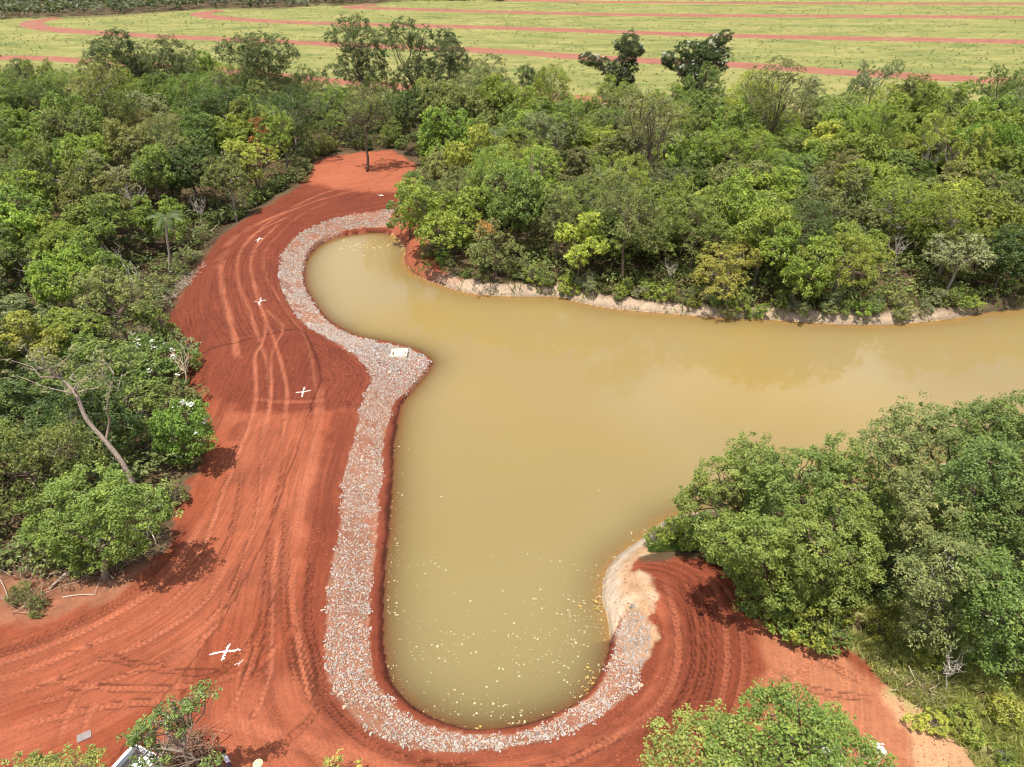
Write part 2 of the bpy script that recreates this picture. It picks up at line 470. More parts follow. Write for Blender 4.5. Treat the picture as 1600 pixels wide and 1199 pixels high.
class Geo:
    """collects quads and triangles (as degenerate-free separate lists) for one mesh"""
    def __init__(self):
        self.v = []; self.f = []; self.n = 0
    def add(self, v, f):
        self.v.append(np.asarray(v, float)); self.f += [tuple(int(i) + self.n for i in q) for q in f]; self.n += len(v)
    def tube(self, pts, radii, sides=6, cap=True):
        pts = np.asarray(pts, float); k = len(pts)
        T = np.gradient(pts, axis=0); T /= np.linalg.norm(T, axis=1)[:, None] + 1e-9
        ref = np.array([0.13, 0.27, 0.95]) if abs(T[0][2]) < 0.9 else np.array([1.0, 0.1, 0.0])
        vs = []
        for i in range(k):
            a = np.cross(T[i], ref); a /= np.linalg.norm(a) + 1e-9
            b = np.cross(T[i], a)
            for j in range(sides):
                w = 2 * math.pi * j / sides
                vs.append(pts[i] + radii[i] * (math.cos(w) * a + math.sin(w) * b))
        f = []
        for i in range(k - 1):
            for j in range(sides):
                j2 = (j + 1) % sides
                f.append((i * sides + j, i * sides + j2, (i + 1) * sides + j2, (i + 1) * sides + j))
        if cap:
            f.append(tuple(range(sides))[::-1]); f.append(tuple((k - 1) * sides + j for j in range(sides)))
        self.add(vs, f)
    def box(self, c, s, rz=0.0, taper=1.0, rx=0.0):
        c = np.asarray(c, float); hx, hy, hz = np.asarray(s) / 2.0
        v = []
        for z, t in ((-hz, 1.0), (hz, taper)):
            for x, y in ((-hx, -hy), (hx, -hy), (hx, hy), (-hx, hy)):
                v.append((x * t, y * t, z))
        v = np.array(v)
        if rx:
            cy, sy = math.cos(rx), math.sin(rx)
            v = v @ np.array([[1, 0, 0], [0, cy, sy], [0, -sy, cy]])
        cz, sz = math.cos(rz), math.sin(rz)
        v = v @ np.array([[cz, sz, 0], [-sz, cz, 0], [0, 0, 1]])
        self.add(v + c, [(3, 2, 1, 0), (4, 5, 6, 7), (0, 1, 5, 4), (1, 2, 6, 5), (2, 3, 7, 6), (3, 0, 4, 7)])
    def mesh(self, name, mats=(), smooth=False):
        me = bpy.data.meshes.new(name)
        me.from_pydata(np.concatenate(self.v).tolist(), [], self.f)
        if smooth:
            me.polygons.foreach_set("use_smooth", np.ones(len(me.polygons), bool))
        for m in mats:
            me.materials.append(m)
        me.update()
        return me

# ------------------------------------------------------------------ GROUND
def axis(segs):
    out = [segs[0][0]]
    for a, b, s in segs:
        n = max(1, int(round((b - a) / s)))
        out += list(np.linspace(a, b, n + 1)[1:])
    return np.array(out)
def geom(a, b, s0, r):
    out = []; x = a; s = s0
    while x < b:
        s *= r; x += s; out.append(min(x, b))
    return out
xs = axis([(-62, -38, 0.8), (-38, -30, 0.3), (-30, 22, 0.175), (22, 34, 0.32), (34, 110, 1.0)])
xs = np.array([-v for v in geom(62, 3500, 0.8, 1.16)][::-1] + list(xs) + geom(110, 3500, 0.9, 1.16))
ys = axis([(6, 18, 0.6), (18, 62, 0.175), (62, 90, 0.32), (90, 135, 0.6), (135, 180, 0.9)])
ys = np.array([-400.0, -150, -60, -20, -5] + list(ys) + geom(180, 6000, 1.0, 1.10))
GX, GY = np.meshgrid(xs, ys)
gx = GX.ravel(); gy = GY.ravel()
gz = terrain(gx, gy)

RED = np.array([0.205, 0.051, 0.0225])
RED_DARK = np.array([0.112, 0.0255, 0.0125])
RED_LIGHT = np.array([0.275, 0.083, 0.041])
SAND = np.array([0.36, 0.225, 0.125])
PALE = np.array([0.42, 0.33, 0.235])
FLOOR = np.array([0.075, 0.050, 0.026])
GRASSY = np.array([0.28, 0.255, 0.09])

bare_px = [(474,270),(505,247),(560,239),(614,235),(650,258),(648,300),(640,330),(660,380),(700,420),(760,440),(800,700),(1000,868),(1030,866),(1100,866),(1160,885),(1215,925),(1290,950),(1330,1010),(1400,1090),(1470,1150),(1560,1260),(1500,1900),(-900,1900),(-900,930),(0,935),(60,925),(120,930),(200,910),(262,850),
    (290,770),(325,690),(318,640),(290,590),(236,525),(245,490),(300,415),(345,358),(400,328),(470,292)]
bareP = W(bare_px, 1.9)
freshP = W([(474,288),(560,300),(625,300),(622,335),(540,345),(470,372),(450,400),(445,430),(455,470),(485,505),(530,530),(575,570),(582,595),(560,640),(470,650),(360,640),(300,590),(236,525),(245,490),(300,415),(345,358),(400,328)], 1.9)
shoulderP = W([(575,600),(560,640),(520,650),(505,720),(480,800),(470,900),(470,1000),(490,1090),(560,1160),(650,1195),(750,1199),(870,1180),(960,1130),(1020,1060),(1040,990),(1060,980),(1000,940),(960,1100),(700,1180),(560,1130),(510,1040),(512,920),(530,850),(545,740),(560,660)], 1.9)
darkR = W([(1010,872),(1100,868),(1150,890),(1172,960),(1185,1040),(1160,1110),(1060,1190),(900,1230),(760,1230),(900,1170),(1010,1090),(1050,990),(1040,940),(1010,905)], 1.9)
lightR = W([(1180,960),(1240,985),(1290,1010),(1400,1090),(1480,1160),(1540,1260),(1250,1300),(1170,1110),(1195,1040)], 1.9)
sandP = W([(1040,815),(1000,848),(955,880),(940,912),(943,950),(952,976),(964,1010),(985,1060),(1006,1045),(1024,1010),(1016,985),(1026,962),(1018,935),(1020,912),(1005,900),(985,905),(1000,880),(1030,862),(1048,835)], 0.8)
grassR = W([(1290,950),(1330,1010),(1390,1075),(1470,1130),(1560,1240),(1800,1300),(2000,900),(1600,950),(1400,930)], 1.9)
claygrassR = W([(1370,1060),(1440,1080),(1500,1150),(1560,1260),(1480,1300),(1420,1150)], 1.9)
wideL = W([(395,645),(480,650),(500,700),(470,800),(460,900),(300,1000),(100,1090),(-400,1160),(-400,1060),(0,1010),(150,960),(280,870),(340,760)], 1.9)

def soft(P, w, jitter=0.0):
    q = 3.0 + w
    m = (gx > P[:, 0].min() - q) & (gx < P[:, 0].max() + q) & (gy > P[:, 1].min() - q) & (gy < P[:, 1].max() + q)
    r = np.zeros(gx.shape)
    x = gx[m]; y = gy[m]
    if jitter:
        x = x + jitter * (fbm(x * 0.9, y * 0.9, 4) - 0.5) * 2
        y = y + jitter * (fbm(x * 0.9 + 31, y * 0.9 + 7, 4) - 0.5) * 2
    d = dist_poly(x, y, np.vstack([P, P[:1]]))
    d = np.where(inside(x, y, P), d, -d)
    r[m] = ss(-w, w, d)
    return r
def mixc(c, d, f):
    return c * (1 - f[:, None]) + d * f[:, None]
nz_a = fbm(gx * 0.30, gy * 0.30, 5)
nz_b = fbm(gx * 0.09 + 40, gy * 0.09, 4)
nz_c = fbm(gx * 1.4 + 9, gy * 1.4, 4)
nm = (gy < 200) & (gx > -60) & (gx < 190)
x_, y_ = gx[nm], gy[nm]
dO, sO = dist_poly(x_, y_, outerW, True)
# flow lines that wheels and blades follow: concentric with the riprap, and the road to the lower left
flow = np.stack([gx, gy, np.zeros_like(gx)], 1)
roadL = resample(W([(470,520),(440,600),(400,700),(350,800),(270,910),(150,985),(0,1045),(-300,1120)], 1.9), 0.8)
dR, sR = dist_poly(x_, y_, roadL, True)
side = np.where(inside(x_, y_, np.vstack([roadL, W([(-300,1900),(900,1900),(700,600)], 1.9)])), 1.0, -1.0)
useR = dR < dO * 0.9 - 0.5
fs = np.where(useR, sR + 200, sO); fd = np.where(useR, dR * side + 50, dO)
flow[nm] = np.stack([fs, fd, 0 * fs], 1)
flow0 = flow
bare = soft(bareP, 0.35, 0.9)
col = np.tile(FLOOR, (len(gx), 1))
litter = ss(0.42, 0.62, nz_a)
col = mixc(col, np.array([0.095, 0.065, 0.034]), litter)
red = np.tile(RED, (len(gx), 1))
red = mixc(red, RED_LIGHT, 0.75 * ss(0.45, 0.70, nz_b))
red = mixc(red, RED_DARK, 0.60 * ss(0.52, 0.72, nz_a))
red = mixc(red, RED_DARK * 0.95, 0.45 * ss(0.56, 0.66, fbm(flow0[:, 1] * 0.9, flow0[:, 0] * 0.05, 4)))
red = mixc(red, RED_LIGHT * 1.08, 0.55 * ss(0.55, 0.68, fbm(flow0[:, 1] * 0.8 + 30, flow0[:, 0] * 0.06, 4)))
red = mixc(red, RED_LIGHT, 0.50 * soft(wideL, 1.2, 1.0))
fresh = soft(freshP, 0.9, 0.8)
red = mixc(red, RED_DARK * (0.95 + 0.3 * nz_c)[:, None], 0.88 * fresh)
red = mixc(red, RED_LIGHT * 1.05, 0.8 * soft(W([(480,268),(505,247),(560,239),(614,235),(650,258),(640,300),(600,300),(520,292)], 2.0), 1.5, 1.2))
red = mixc(red, RED_DARK * 1.12, 0.62 * soft(shoulderP, 0.5, 0.5))
red = mixc(red, RED_DARK * 1.12, 0.60 * soft(darkR, 0.5, 0.4))
red = mixc(red, np.array([0.34, 0.138, 0.070]), 0.75 * soft(lightR, 0.4, 0.5) * (0.55 + 0.7 * nz_a))
col = mixc(col, red, bare)
col = mixc(col, np.array([0.45, 0.27, 0.145]), soft(claygrassR, 0.5, 0.8) * 0.8)
clayL = soft(W([(-300,900),(0,900),(60,898),(130,905),(215,885),(245,880),(200,920),(150,948),(60,972),(-300,980)], 1.9), 0.5, 0.9)
col = mixc(col, np.array([0.235, 0.100, 0.055]) * (0.7 + 0.6 * nz_c)[:, None], clayL * 0.85)
gr = soft(grassR, 0.5, 1.0)
col = mixc(col, GRASSY, gr * ss(0.35, 0.55, nz_c) * 0.9)
sand = soft(sandP, 0.10, 0.55)
col = mixc(col, mixc(np.tile(SAND, (len(gx), 1)), PALE, 0.4 * ss(0.45, 0.6, nz_c)) * (0.75 + 0.5 * fbm(gx * 2.5, gy * 2.5, 3))[:, None], sand * ss(0.25, 0.5, nz_c + 0.35 * nz_a))

# shore strips measured from the waterline
nm = (gy < 200) & (gx > -60) & (gx < 190)
x_, y_ = gx[nm], gy[nm]
dF = dist_poly(x_, y_, farW); dN = dist_poly(x_, y_, nearW); dD = dist_poly(x_, y_, damW)
inW = inside(x_, y_, waterPoly); inR = inside(x_, y_, ripPoly)
inC = inside(x_, y_, corrPoly) & ~inR
c_ = col[nm]; n_ = nz_c[nm]; zt = gz[nm]
paleF = (1 - ss(0.9, 1.9, dF + 2.2 * (n_ - 0.5))) * (1 - ss(48, 60, x_)) * ss(-14, -6, x_ + 0.0 * y_) * (~inW)
c_ = mixc(c_, PALE * np.array([0.86, 0.80, 0.78]) * (0.75 + 0.5 * n_)[:, None], paleF * 0.95)
paleN = (1 - ss(0.75, 1.25, dN + 0.9 * (n_ - 0.5))) * (~inW) * ss(29, 31, y_)
c_ = mixc(c_, PALE * 1.08, paleN * 0.95)
redF = (1 - ss(2.5, 5.0, dF + 1.2 * (n_ - 0.5))) * (1 - ss(-14, -8, x_)) * (~inW)
c_ = mixc(c_, RED_LIGHT * 0.95, redF * 0.9)
c_ = mixc(c_, np.array([0.30, 0.165, 0.105]), 0.75 * (inR | (dO < 0.0)).astype(float) * (0.5 + 0.5 * n_))
c_ = mixc(c_, RED_DARK * 1.25, 0.8 * inC.astype(float) * (zt > 0.30))
c_ = mixc(c_, RED_DARK * 0.62, 0.85 * (inC & (zt <= 0.30)).astype(float))
wet = (1 - ss(0.04, 0.35, zt)) * (~inW)
c_ = c_ * (1 - 0.42 * wet)[:, None]
c_ = mixc(c_, np.array([0.16, 0.055, 0.03]), (inW & (dD < dF) & (dD < dN)).astype(float) * 0.9)
c_ = mixc(c_, np.array([0.40, 0.27, 0.13]), (inW & ((dN < dD) | (dF < dD))).astype(float) * 0.9)
col[nm] = c_

mask = np.zeros((len(gx), 4)); mask[:, 3] = 1
mask[:, 0] = bare * (0.45 + 0.55 * np.clip(soft(wideL, 2.5) + fresh + 0.3, 0, 1)) * (1 - sand)
rows = np.zeros(len(gx)); rows[nm] = np.where(useR, 0.25, 1.0) * (~inR) * (~inW) * (~inC)
mask[:, 2] = rows * bare * np.clip(0.25 + fresh + soft(darkR, 0.6), 0, 1)

# pasture beyond the forest
pastF = W([(-900,175),(-300,168),(0,158),(150,144),(300,144),(480,162),(600,178),(760,182),(860,178),(930,190),(1000,182),(1100,180),(1200,180),(1350,190),(1500,197),(1700,203),(2600,212)], 1.9)
past_line_y = np.interp(gx, pastF[:, 0], pastF[:, 1])
past = ss(-3, 3, gy - past_line_y + 6 * (fbm(gx * 0.1, gy * 0.1) - 0.5))
woods_edge = np.array([unproj(u, v, 2.0)[:2] for u, v in [(-500,40),(-200,34),(0,31),(100,27),(200,22),(330,15),(450,12),(560,7),(640,2)]])
past = past * (1 - ss(0, 4, gy - np.interp(gx, woods_edge[:, 0], woods_edge[:, 1], right=9e9)))
mask[:, 1] = past

# wheel tracks pressed into the soil
tracks = [  # pixels, half width m, depth m, lightening
    ([(452,327),(383,360),(352,393),(345,433),(355,483),(366,527),(371,565)], 0.42, 0.07, 0.9),
    ([(455,336),(402,362),(376,393),(370,427),(380,463),(392,490),(398,513),(408,540),(417,570),(422,613),(418,647),(405,700)], 0.26, 0.08, 0.9),
    ([(436,349),(404,380),(392,407),(395,437),(407,477),(415,510),(410,533),(398,557),(400,603),(395,643),(367,723),(347,773),(320,847),(285,890)], 0.25, 0.08, 1.0),
    ([(407,477),(430,497),(442,513),(430,540),(423,560),(424,600),(420,650)], 0.22, 0.07, 0.85),
    ([(395,440),(404,470),(417,503),(430,537),(440,570),(448,610),(445,650),(440,700)], 0.24, 0.08, 0.95),
    ([(520,312),(470,335),(432,370),(414,393),(413,423),(427,453),(453,490),(478,530),(488,570),(493,610)], 0.22, 0.05, 0.5),
    ([(600,288),(540,300),(480,318),(430,340),(390,372)], 0.35, 0.04, 0.7),
    ([(630,272),(560,285),(500,303),(450,326)], 0.3, 0.05, 0.7),
    ([(500,600),(498,650),(488,720),(470,790),(462,850)], 0.5, 0.03, 0.5),
    ([(470,780),(448,800),(446,860),(444,930),(452,1000),(470,1080)], 0.30, 0.10, -0.55),
    ([(425,810),(420,880),(412,960),(405,1030),(398,1090)], 0.28, 0.08, -0.45),
    ([(435,820),(428,900),(425,980),(420,1060),(395,1120),(360,1150)], 0.22, 0.03, 0.8),
    ([(462,870),(456,930),(466,1000),(480,1070),(500,1120)], 0.3, 0.03, 0.7),
    ([(385,880),(360,930),(345,970),(330,1000)], 0.25, 0.07, -0.5),
    ([(300,800),(250,880),(180,945),(80,990),(0,1020),(-200,1070)], 0.40, 0.10, -0.6),
    ([(322,800),(270,890),(190,955),(90,1003),(0,1036),(-200,1085)], 0.35, 0.04, 0.7),
    ([(340,850),(290,920),(210,975),(110,1020),(0,1062),(-200,1110)], 0.30, 0.05, 0.7),
    ([(360,870),(320,940),(240,995),(130,1045),(0,1090)], 0.25, 0.05, 0.6),
    ([(370,930),(330,985),(260,1030),(150,1070),(20,1110)], 0.25, 0.05, 0.5),
    ([(300,1000),(250,1030),(205,1045)], 0.25, 0.09, -0.6),
    ([(0,1145),(90,1120),(190,1100),(300,1095)], 0.28, 0.05, 0.4),
    ([(90,1180),(100,1130),(120,1090),(150,1060)], 0.25, 0.06, 0.6),
    ([(120,1180),(138,1120),(160,1080)], 0.25, 0.06, 0.6),
    ([(330,1120),(400,1140),(470,1160),(560,1185),(650,1215)], 0.5, 0.04, 0.55),
    ([(480,1010),(500,1080),(540,1130),(600,1172),(680,1192),(780,1195)], 0.3, 0.05, -0.4),
    ([(1035,885),(1052,940),(1062,1000),(1052,1060),(1020,1110),(960,1150),(900,1175)], 0.3, 0.06, 0.45),
    ([(1052,880),(1073,930),(1085,1000),(1078,1060),(1040,1120),(980,1165)], 0.16, 0.10, -0.75),
    ([(1066,878),(1088,925),(1100,990),(1095,1060),(1060,1125),(1000,1180)], 0.16, 0.10, -0.75),
    ([(1080,876),(1104,925),(1116,990),(1112,1060),(1085,1130),(1040,1190)], 0.16, 0.10, -0.7),
    ([(1096,880),(1122,930),(1136,990),(1134,1060),(1110,1130),(1070,1190)], 0.25, 0.05, 0.5),
    ([(1120,890),(1150,950),(1165,1020),(1155,1090),(1130,1150)], 0.3, 0.06, 0.35),
    ([(1270,1010),(1255,1050),(1230,1090)], 0.3, 0.06, 0.5),
    ([(1225,1000),(1210,1040),(1195,1080)], 0.3, 0.06, 0.4),
    ([(360,700),(420,655),(520,640)], 0.5, 0.05, 0.3),
    ([(385,620),(440,628),(520,625)], 0.35, 0.06, 0.45),
    ([(600,262),(545,268),(500,280)], 0.4, 0.05, 0.4),
    ([(120,1010),(220,1040),(330,1050),(440,1030)], 0.24, 0.06, -0.35), ([(60,1060),(180,1075),(300,1070),(400,1040),(455,985)], 0.24, 0.06, 0.45),
    ([(180,1150),(260,1100),(330,1060),(400,990),(430,900)], 0.22, 0.07, -0.4), ([(330,1160),(370,1090),(400,1010),(415,930)], 0.22, 0.06, 0.4),
    ([(400,1180),(480,1130),(500,1060),(480,960),(490,860)], 0.24, 0.07, -0.45), ([(380,720),(372,790),(350,860),(310,930)], 0.24, 0.07, -0.4),
    ([(410,700),(405,780),(385,860),(350,940),(290,1010)], 0.22, 0.05, 0.45), ([(450,690),(438,760),(420,830)], 0.22, 0.06, -0.35),
    ([(300,560),(318,520),(330,470),(345,420)], 0.5, 0.03, -0.3), ([(1190,1010),(1240,1060),(1300,1080),(1380,1090)], 0.25, 0.05, -0.35),
    ([(1210,990),(1290,1030),(1370,1075)], 0.25, 0.05, 0.4), ([(640,1190),(760,1205),(880,1190),(990,1130)], 0.25, 0.06, 0.4),
    ([(630,255),(570,300),(520,318)], 0.3, 0.05, -0.3),
]
dz = np.zeros(len(gx)); lt = np.zeros(len(gx)); tread = np.zeros((len(gx), 3))
for pts, hw, dp, am in tracks:
    P = resample(W(pts, 2.0), 0.5)
    m = (gx > P[:, 0].min() - 2) & (gx < P[:, 0].max() + 2) & (gy > P[:, 1].min() - 2) & (gy < P[:, 1].max() + 2)
    if not m.any():
        continue
    d, s = dist_poly(gx[m], gy[m], P, True)
    d = d + 0.22 * hw * (fbm(s * 0.8, d * 0 + hw * 50, 3) - 0.5) * 2
    w = 1 - ss(hw * 0.55, hw * 1.15, d)
    berm = np.exp(-((d - hw * 1.35) / (hw * 0.35)) ** 2)
    ends = ss(0, 2.0, s) * ss(0, 2.0, s.max() - s)
    brk = 0.45 + 0.75 * fbm(s * 0.5 + 3, d * 0 + hw * 91 + dp * 300, 3)
    dz[m] += (-dp * w + 0.6 * dp * berm) * ends
    tm = np.flatnonzero(m)[(w > 0.02)]
    tread[tm] = np.column_stack([s[w > 0.02], d[w > 0.02], (w * ends * brk)[w > 0.02] * (0.9 if hw < 0.45 else 0.4)])
    lt[m] += am * w * ends * brk - 0.25 * abs(am) * berm * ends
lt = np.clip(lt, -0.9, 1.0) * bare
col = mixc(col, np.array([0.315, 0.103, 0.053]), np.clip(lt, 0, 1) * 0.85)
col = col * (1 - 0.38 * np.clip(-lt, 0, 1))[:, None]
# grader furrows running with the flow
fur = 0.022 * (fbm(flow[:, 1] * 3.4, flow[:, 0] * 0.22, 3) - 0.5) * 2 * (0.3 + fbm(gx * 0.2, gy * 0.2 + 70, 3))
gz = gz + dz + fur * bare * (gz > 0.4)
ok = (gz > 0.35)
gz = gz + np.where(ok, bare * 0.05 * (fbm(gx * 2.6, gy * 2.6, 3) - 0.5), 0)

def terrain(X, Y, micro=True):      # from here on: read the finished ground sheet
    X = np.asarray(X, float); Y = np.asarray(Y, float)
    Z = gz.reshape(len(ys), len(xs))
    i = np.clip(np.searchsorted(xs, X) - 1, 0, len(xs) - 2); j = np.clip(np.searchsorted(ys, Y) - 1, 0, len(ys) - 2)
    fx_ = np.clip((X - xs[i]) / (xs[i + 1] - xs[i]), 0, 1); fy_ = np.clip((Y - ys[j]) / (ys[j + 1] - ys[j]), 0, 1)
    return (Z[j, i] * (1 - fx_) + Z[j, i + 1] * fx_) * (1 - fy_) + (Z[j + 1, i] * (1 - fx_) + Z[j + 1, i + 1] * fx_) * fy_
nx, ny = len(xs), len(ys)
idx = np.arange(nx * ny).reshape(ny, nx)
gf = np.stack([idx[:-1, :-1].ravel(), idx[:-1, 1:].ravel(), idx[1:, 1:].ravel(), idx[1:, :-1].ravel()], 1)
me = mesh_np("ground", np.stack([gx, gy, gz], 1), gf, [M_GROUND], True, {
    "soil": ('FLOAT_COLOR', np.concatenate([col, np.ones((len(gx), 1))], 1)),
    "tread": ('FLOAT_VECTOR', tread), "flow": ('FLOAT_VECTOR', flow), "mask": ('FLOAT_COLOR', mask)})
tag(link("ground", me), "red earth, forest floor and pasture ground sheet", kind="structure")

# ------------------------------------------------------------------ WATER
wx = np.arange(-34, 190, 0.45); wy = np.arange(20, 150, 0.45)
WX, WY = np.meshgrid(wx, wy)
fx = WX.ravel(); fy = WY.ravel()
ind = inside(fx, fy, waterPoly)
dmin = np.minimum(np.minimum(dist_poly(fx, fy, damW), dist_poly(fx, fy, nearW)), dist_poly(fx, fy, farW))
keep = ind | (dmin < 1.2)
depth = np.where(ind, 0.35 * np.minimum(dmin, 5.0), 0)
nwx, nwy = len(wx), len(wy)
idx = np.arange(nwx * nwy).reshape(nwy, nwx)
wf = np.stack([idx[:-1, :-1].ravel(), idx[:-1, 1:].ravel(), idx[1:, 1:].ravel(), idx[1:, :-1].ravel()], 1)
wf = wf[keep[wf].all(1)]
used = np.unique(wf); remap = np.full(nwx * nwy, -1); remap[used] = np.arange(len(used))
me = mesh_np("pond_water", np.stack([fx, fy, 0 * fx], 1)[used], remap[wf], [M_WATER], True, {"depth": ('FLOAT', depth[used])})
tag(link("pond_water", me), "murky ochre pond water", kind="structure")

# ------------------------------------------------------------------ FIELD TERRACES
def terrace_mat():
    m, nt, out = new_mat("terrace_soil")
    geo = N(nt, "ShaderNodeNewGeometry")
    n1 = N(nt, "ShaderNodeTexNoise", Scale=0.16, Detail=7.0, Roughness=0.75); nt.links.new(geo.outputs['Position'], n1.inputs['Vector'])
    cr = N(nt, "ShaderNodeValToRGB")
    cr.color_ramp.elements[0].position = 0.30; cr.color_ramp.elements[0].color = (0.165, 0.060, 0.034, 1)
    cr.color_ramp.elements[1].position = 0.72; cr.color_ramp.elements[1].color = (0.175, 0.165, 0.060, 1)
    e = cr.color_ramp.elements.new(0.50); e.color = (0.222, 0.076, 0.043, 1)
    e = cr.color_ramp.elements.new(0.60); e.color = (0.215, 0.088, 0.048, 1)
    nt.links.new(n1.outputs['Fac'], cr.inputs['Fac'])
    b = N(nt, "ShaderNodeBsdfPrincipled", Roughness=0.95)
    nt.links.new(cr.outputs['Color'], b.inputs['Base Color']); nt.links.new(b.outputs[0], out.inputs['Surface'])
    return m
M_TERR = terrace_mat()
terraces = [
    ([(-500,70),(-200,84),(0,91),(65,92),(150,98),(300,107),(430,119),(560,131),(680,139),(800,148),(960,158)], 3.2),
    ([(92,29),(65,31),(47,37),(60,43),(100,48),(200,55),(350,62),(500,69),(670,76),(800,82),(900,89),(1035,97),(1180,104),(1275,111),(1400,118),(1600,129),(1900,147)], 4.3),
    ([(345,17),(322,19),(311,23),(325,26),(350,29),(425,34),(500,37),(650,41),(800,45),(1000,52),(1200,58),(1400,62),(1600,66),(1900,74)], 4.6),
    ([(585,8),(560,9),(548,11),(560,13),(600,14),(700,17),(800,20),(1000,24),(1300,26),(1600,28),(1900,32)], 5.0),
    ([(700,-3),(770,0),(900,3),(1100,5),(1300,6),(1600,7),(1900,10)], 4.0),
]
for pts, hw in terraces:
    P = resample(W(pts, 2.0), 4.0)
    T = np.gradient(P, axis=0); T /= np.linalg.norm(T, axis=1)[:, None]
    Nn = np.stack([-T[:, 1], T[:, 0]], 1)
    hw = hw * 1.22
    prof = [(-1.15, -0.05), (-0.8, 0.10), (-0.35, 0.12), (0.1, 0.35), (0.5, 0.75), (0.8, 0.55), (1.15, -0.05)]
    vs_ = []
    s = np.arange(len(P)) * 4.0
    for k, (a, h) in enumerate(prof):
        wb = hw * a * (0.92 + 0.34 * (fbm(s * 0.11 + 7 * k, s * 0 + hw, 3) - 0.5) * 2)
        q = P + Nn * wb[:, None]
        vs_.append(np.column_stack([q, np.full(len(P), 1.9) + h * (0.8 + 0.4 * fbm(s * 0.2, s * 0 + k, 2))]))
    V = np.stack(vs_, 1).reshape(-1, 3)
    k = len(prof); idx = np.arange(len(P) * k).reshape(len(P), k)
    f = np.stack([idx[:-1, :-1].ravel(), idx[1:, :-1].ravel(), idx[1:, 1:].ravel(), idx[:-1, 1:].ravel()], 1)
    o = link("terrace_bank", mesh_np("terrace_bank", V, f, [M_TERR], True))
    tag(o, "red earth contour bank ploughed across the green pasture", kind="structure")
# ------------------------------------------------------------------ RIPRAP
def stone_mesh(seed, n=1):
    r = np.random.default_rng(seed)
    t = (1 + 5 ** 0.5) / 2
    v = np.array([(-1, t, 0), (1, t, 0), (-1, -t, 0), (1, -t, 0), (0, -1, t), (0, 1, t), (0, -1, -t), (0, 1, -t), (t, 0, -1), (t, 0, 1), (-t, 0, -1), (-t, 0, 1)], float)
    v /= np.linalg.norm(v[0])
    f = [(0, 11, 5), (0, 5, 1), (0, 1, 7), (0, 7, 10), (0, 10, 11), (1, 5, 9), (5, 11, 4), (11, 10, 2), (10, 7, 6), (7, 1, 8), (3, 9, 4), (3, 4, 2), (3, 2, 6), (3, 6, 8), (3, 8, 9), (4, 9, 5), (2, 4, 11), (6, 2, 10), (8, 6, 7), (9, 8, 1)]
    v = v * (0.72 + 0.5 * r.random((12, 1))) * np.array([1.0, 0.55 + 0.35 * r.random(), 0.45 + 0.25 * r.random()])
    return v, np.array(f)
STONES = [stone_mesh(100 + i) for i in range(10)]
stone_me = [mesh_np("stone", v, f, [M_STONE]) for v, f in STONES]
rx0, rx1, ry0, ry1 = ripPoly[:, 0].min(), ripPoly[:, 0].max(), ripPoly[:, 1].min(), ripPoly[:, 1].max()
cand = np.column_stack([rng.uniform(rx0, rx1, 420000), rng.uniform(ry0, ry1, 420000)])
jx = cand[:, 0] + 0.9 * (fbm(cand[:, 0] * 1.3, cand[:, 1] * 1.3, 3) - 0.5) + 0.07 * rng.normal(size=len(cand))
jy = cand[:, 1] + 0.9 * (fbm(cand[:, 0] * 1.3 + 50, cand[:, 1] * 1.3, 3) - 0.5) + 0.07 * rng.normal(size=len(cand))
okm = inside(jx, jy, ripPoly) & ~inside(cand[:, 0], cand[:, 1], waterPoly)
cand = cand[okm]
dens = fbm(cand[:, 0] * 0.55 + 3, cand[:, 1] * 0.55, 4)
cape = np.hypot(cand[:, 0] - unproj(630, 570, 0.5)[0], (cand[:, 1] - unproj(630, 570, 0.5)[1]) * 0.7) < 6.0
heap = np.hypot(cand[:, 0] - unproj(985, 985, 0.9)[0], cand[:, 1] - unproj(985, 985, 0.9)[1]) < 2.2
keepp = np.where(cape | heap, 0.98, np.clip((dens - 0.34) * 9.0, 0.10, 0.97))
cand = cand[rng.random(len(cand)) < keepp]
# thin to a spacing
grid = {}; sel = []
for i, (a, b) in enumerate(cand):
    far_ = b > 60
    c = 0.098 if not far_ else 0.165
    key = (int(a / c), int(b / c), far_)
    if key in grid:
        continue
    grid[key] = 1; sel.append(i)
cand = cand[sel]
sz = terrain(cand[:, 0], cand[:, 1])
size = np.where(cand[:, 1] > 60, 0.112, 0.074) * (0.6 + 0.9 * rng.random(len(cand)) ** 2.6)
big = rng.random(len(cand)) < 0.05
size = np.where(big, size * 1.6, size)
pxs = np.array([proj((a, b, c)) for (a, b), c in zip(cand, sz)])
inview = (pxs[:, 0] > 0) & (pxs[:, 0] < 1600) & (pxs[:, 1] < 1195)
rank = np.argsort(-(size / pxs[:, 2]) * inview)
single = set(rank[:300].tolist())
rip = empty("riprap_bank", (float(cand[:, 0].mean()), float(cand[:, 1].mean()), 0.0))
tag(rip, "band of pale crushed stone lining the pond bank", "stone bank")
rip0 = np.array(rip.location)
def stone_col(x, y, isgrey):
    k = rng.random()
    if isgrey:
        c = np.array([0.32, 0.28, 0.245]) * (0.6 + 0.7 * rng.random())
    elif k < 0.70:
        c = np.array([0.415, 0.360, 0.310]) * (0.62 + 0.45 * rng.random())
    elif k < 0.90:
        c = np.array([0.44, 0.29, 0.195]) * (0.7 + 0.4 * rng.random())
    else:
        c = np.array([0.27, 0.215, 0.175]) * (0.6 + 0.6 * rng.random())
    return np.clip(c * 0.88, 0, 0.8)
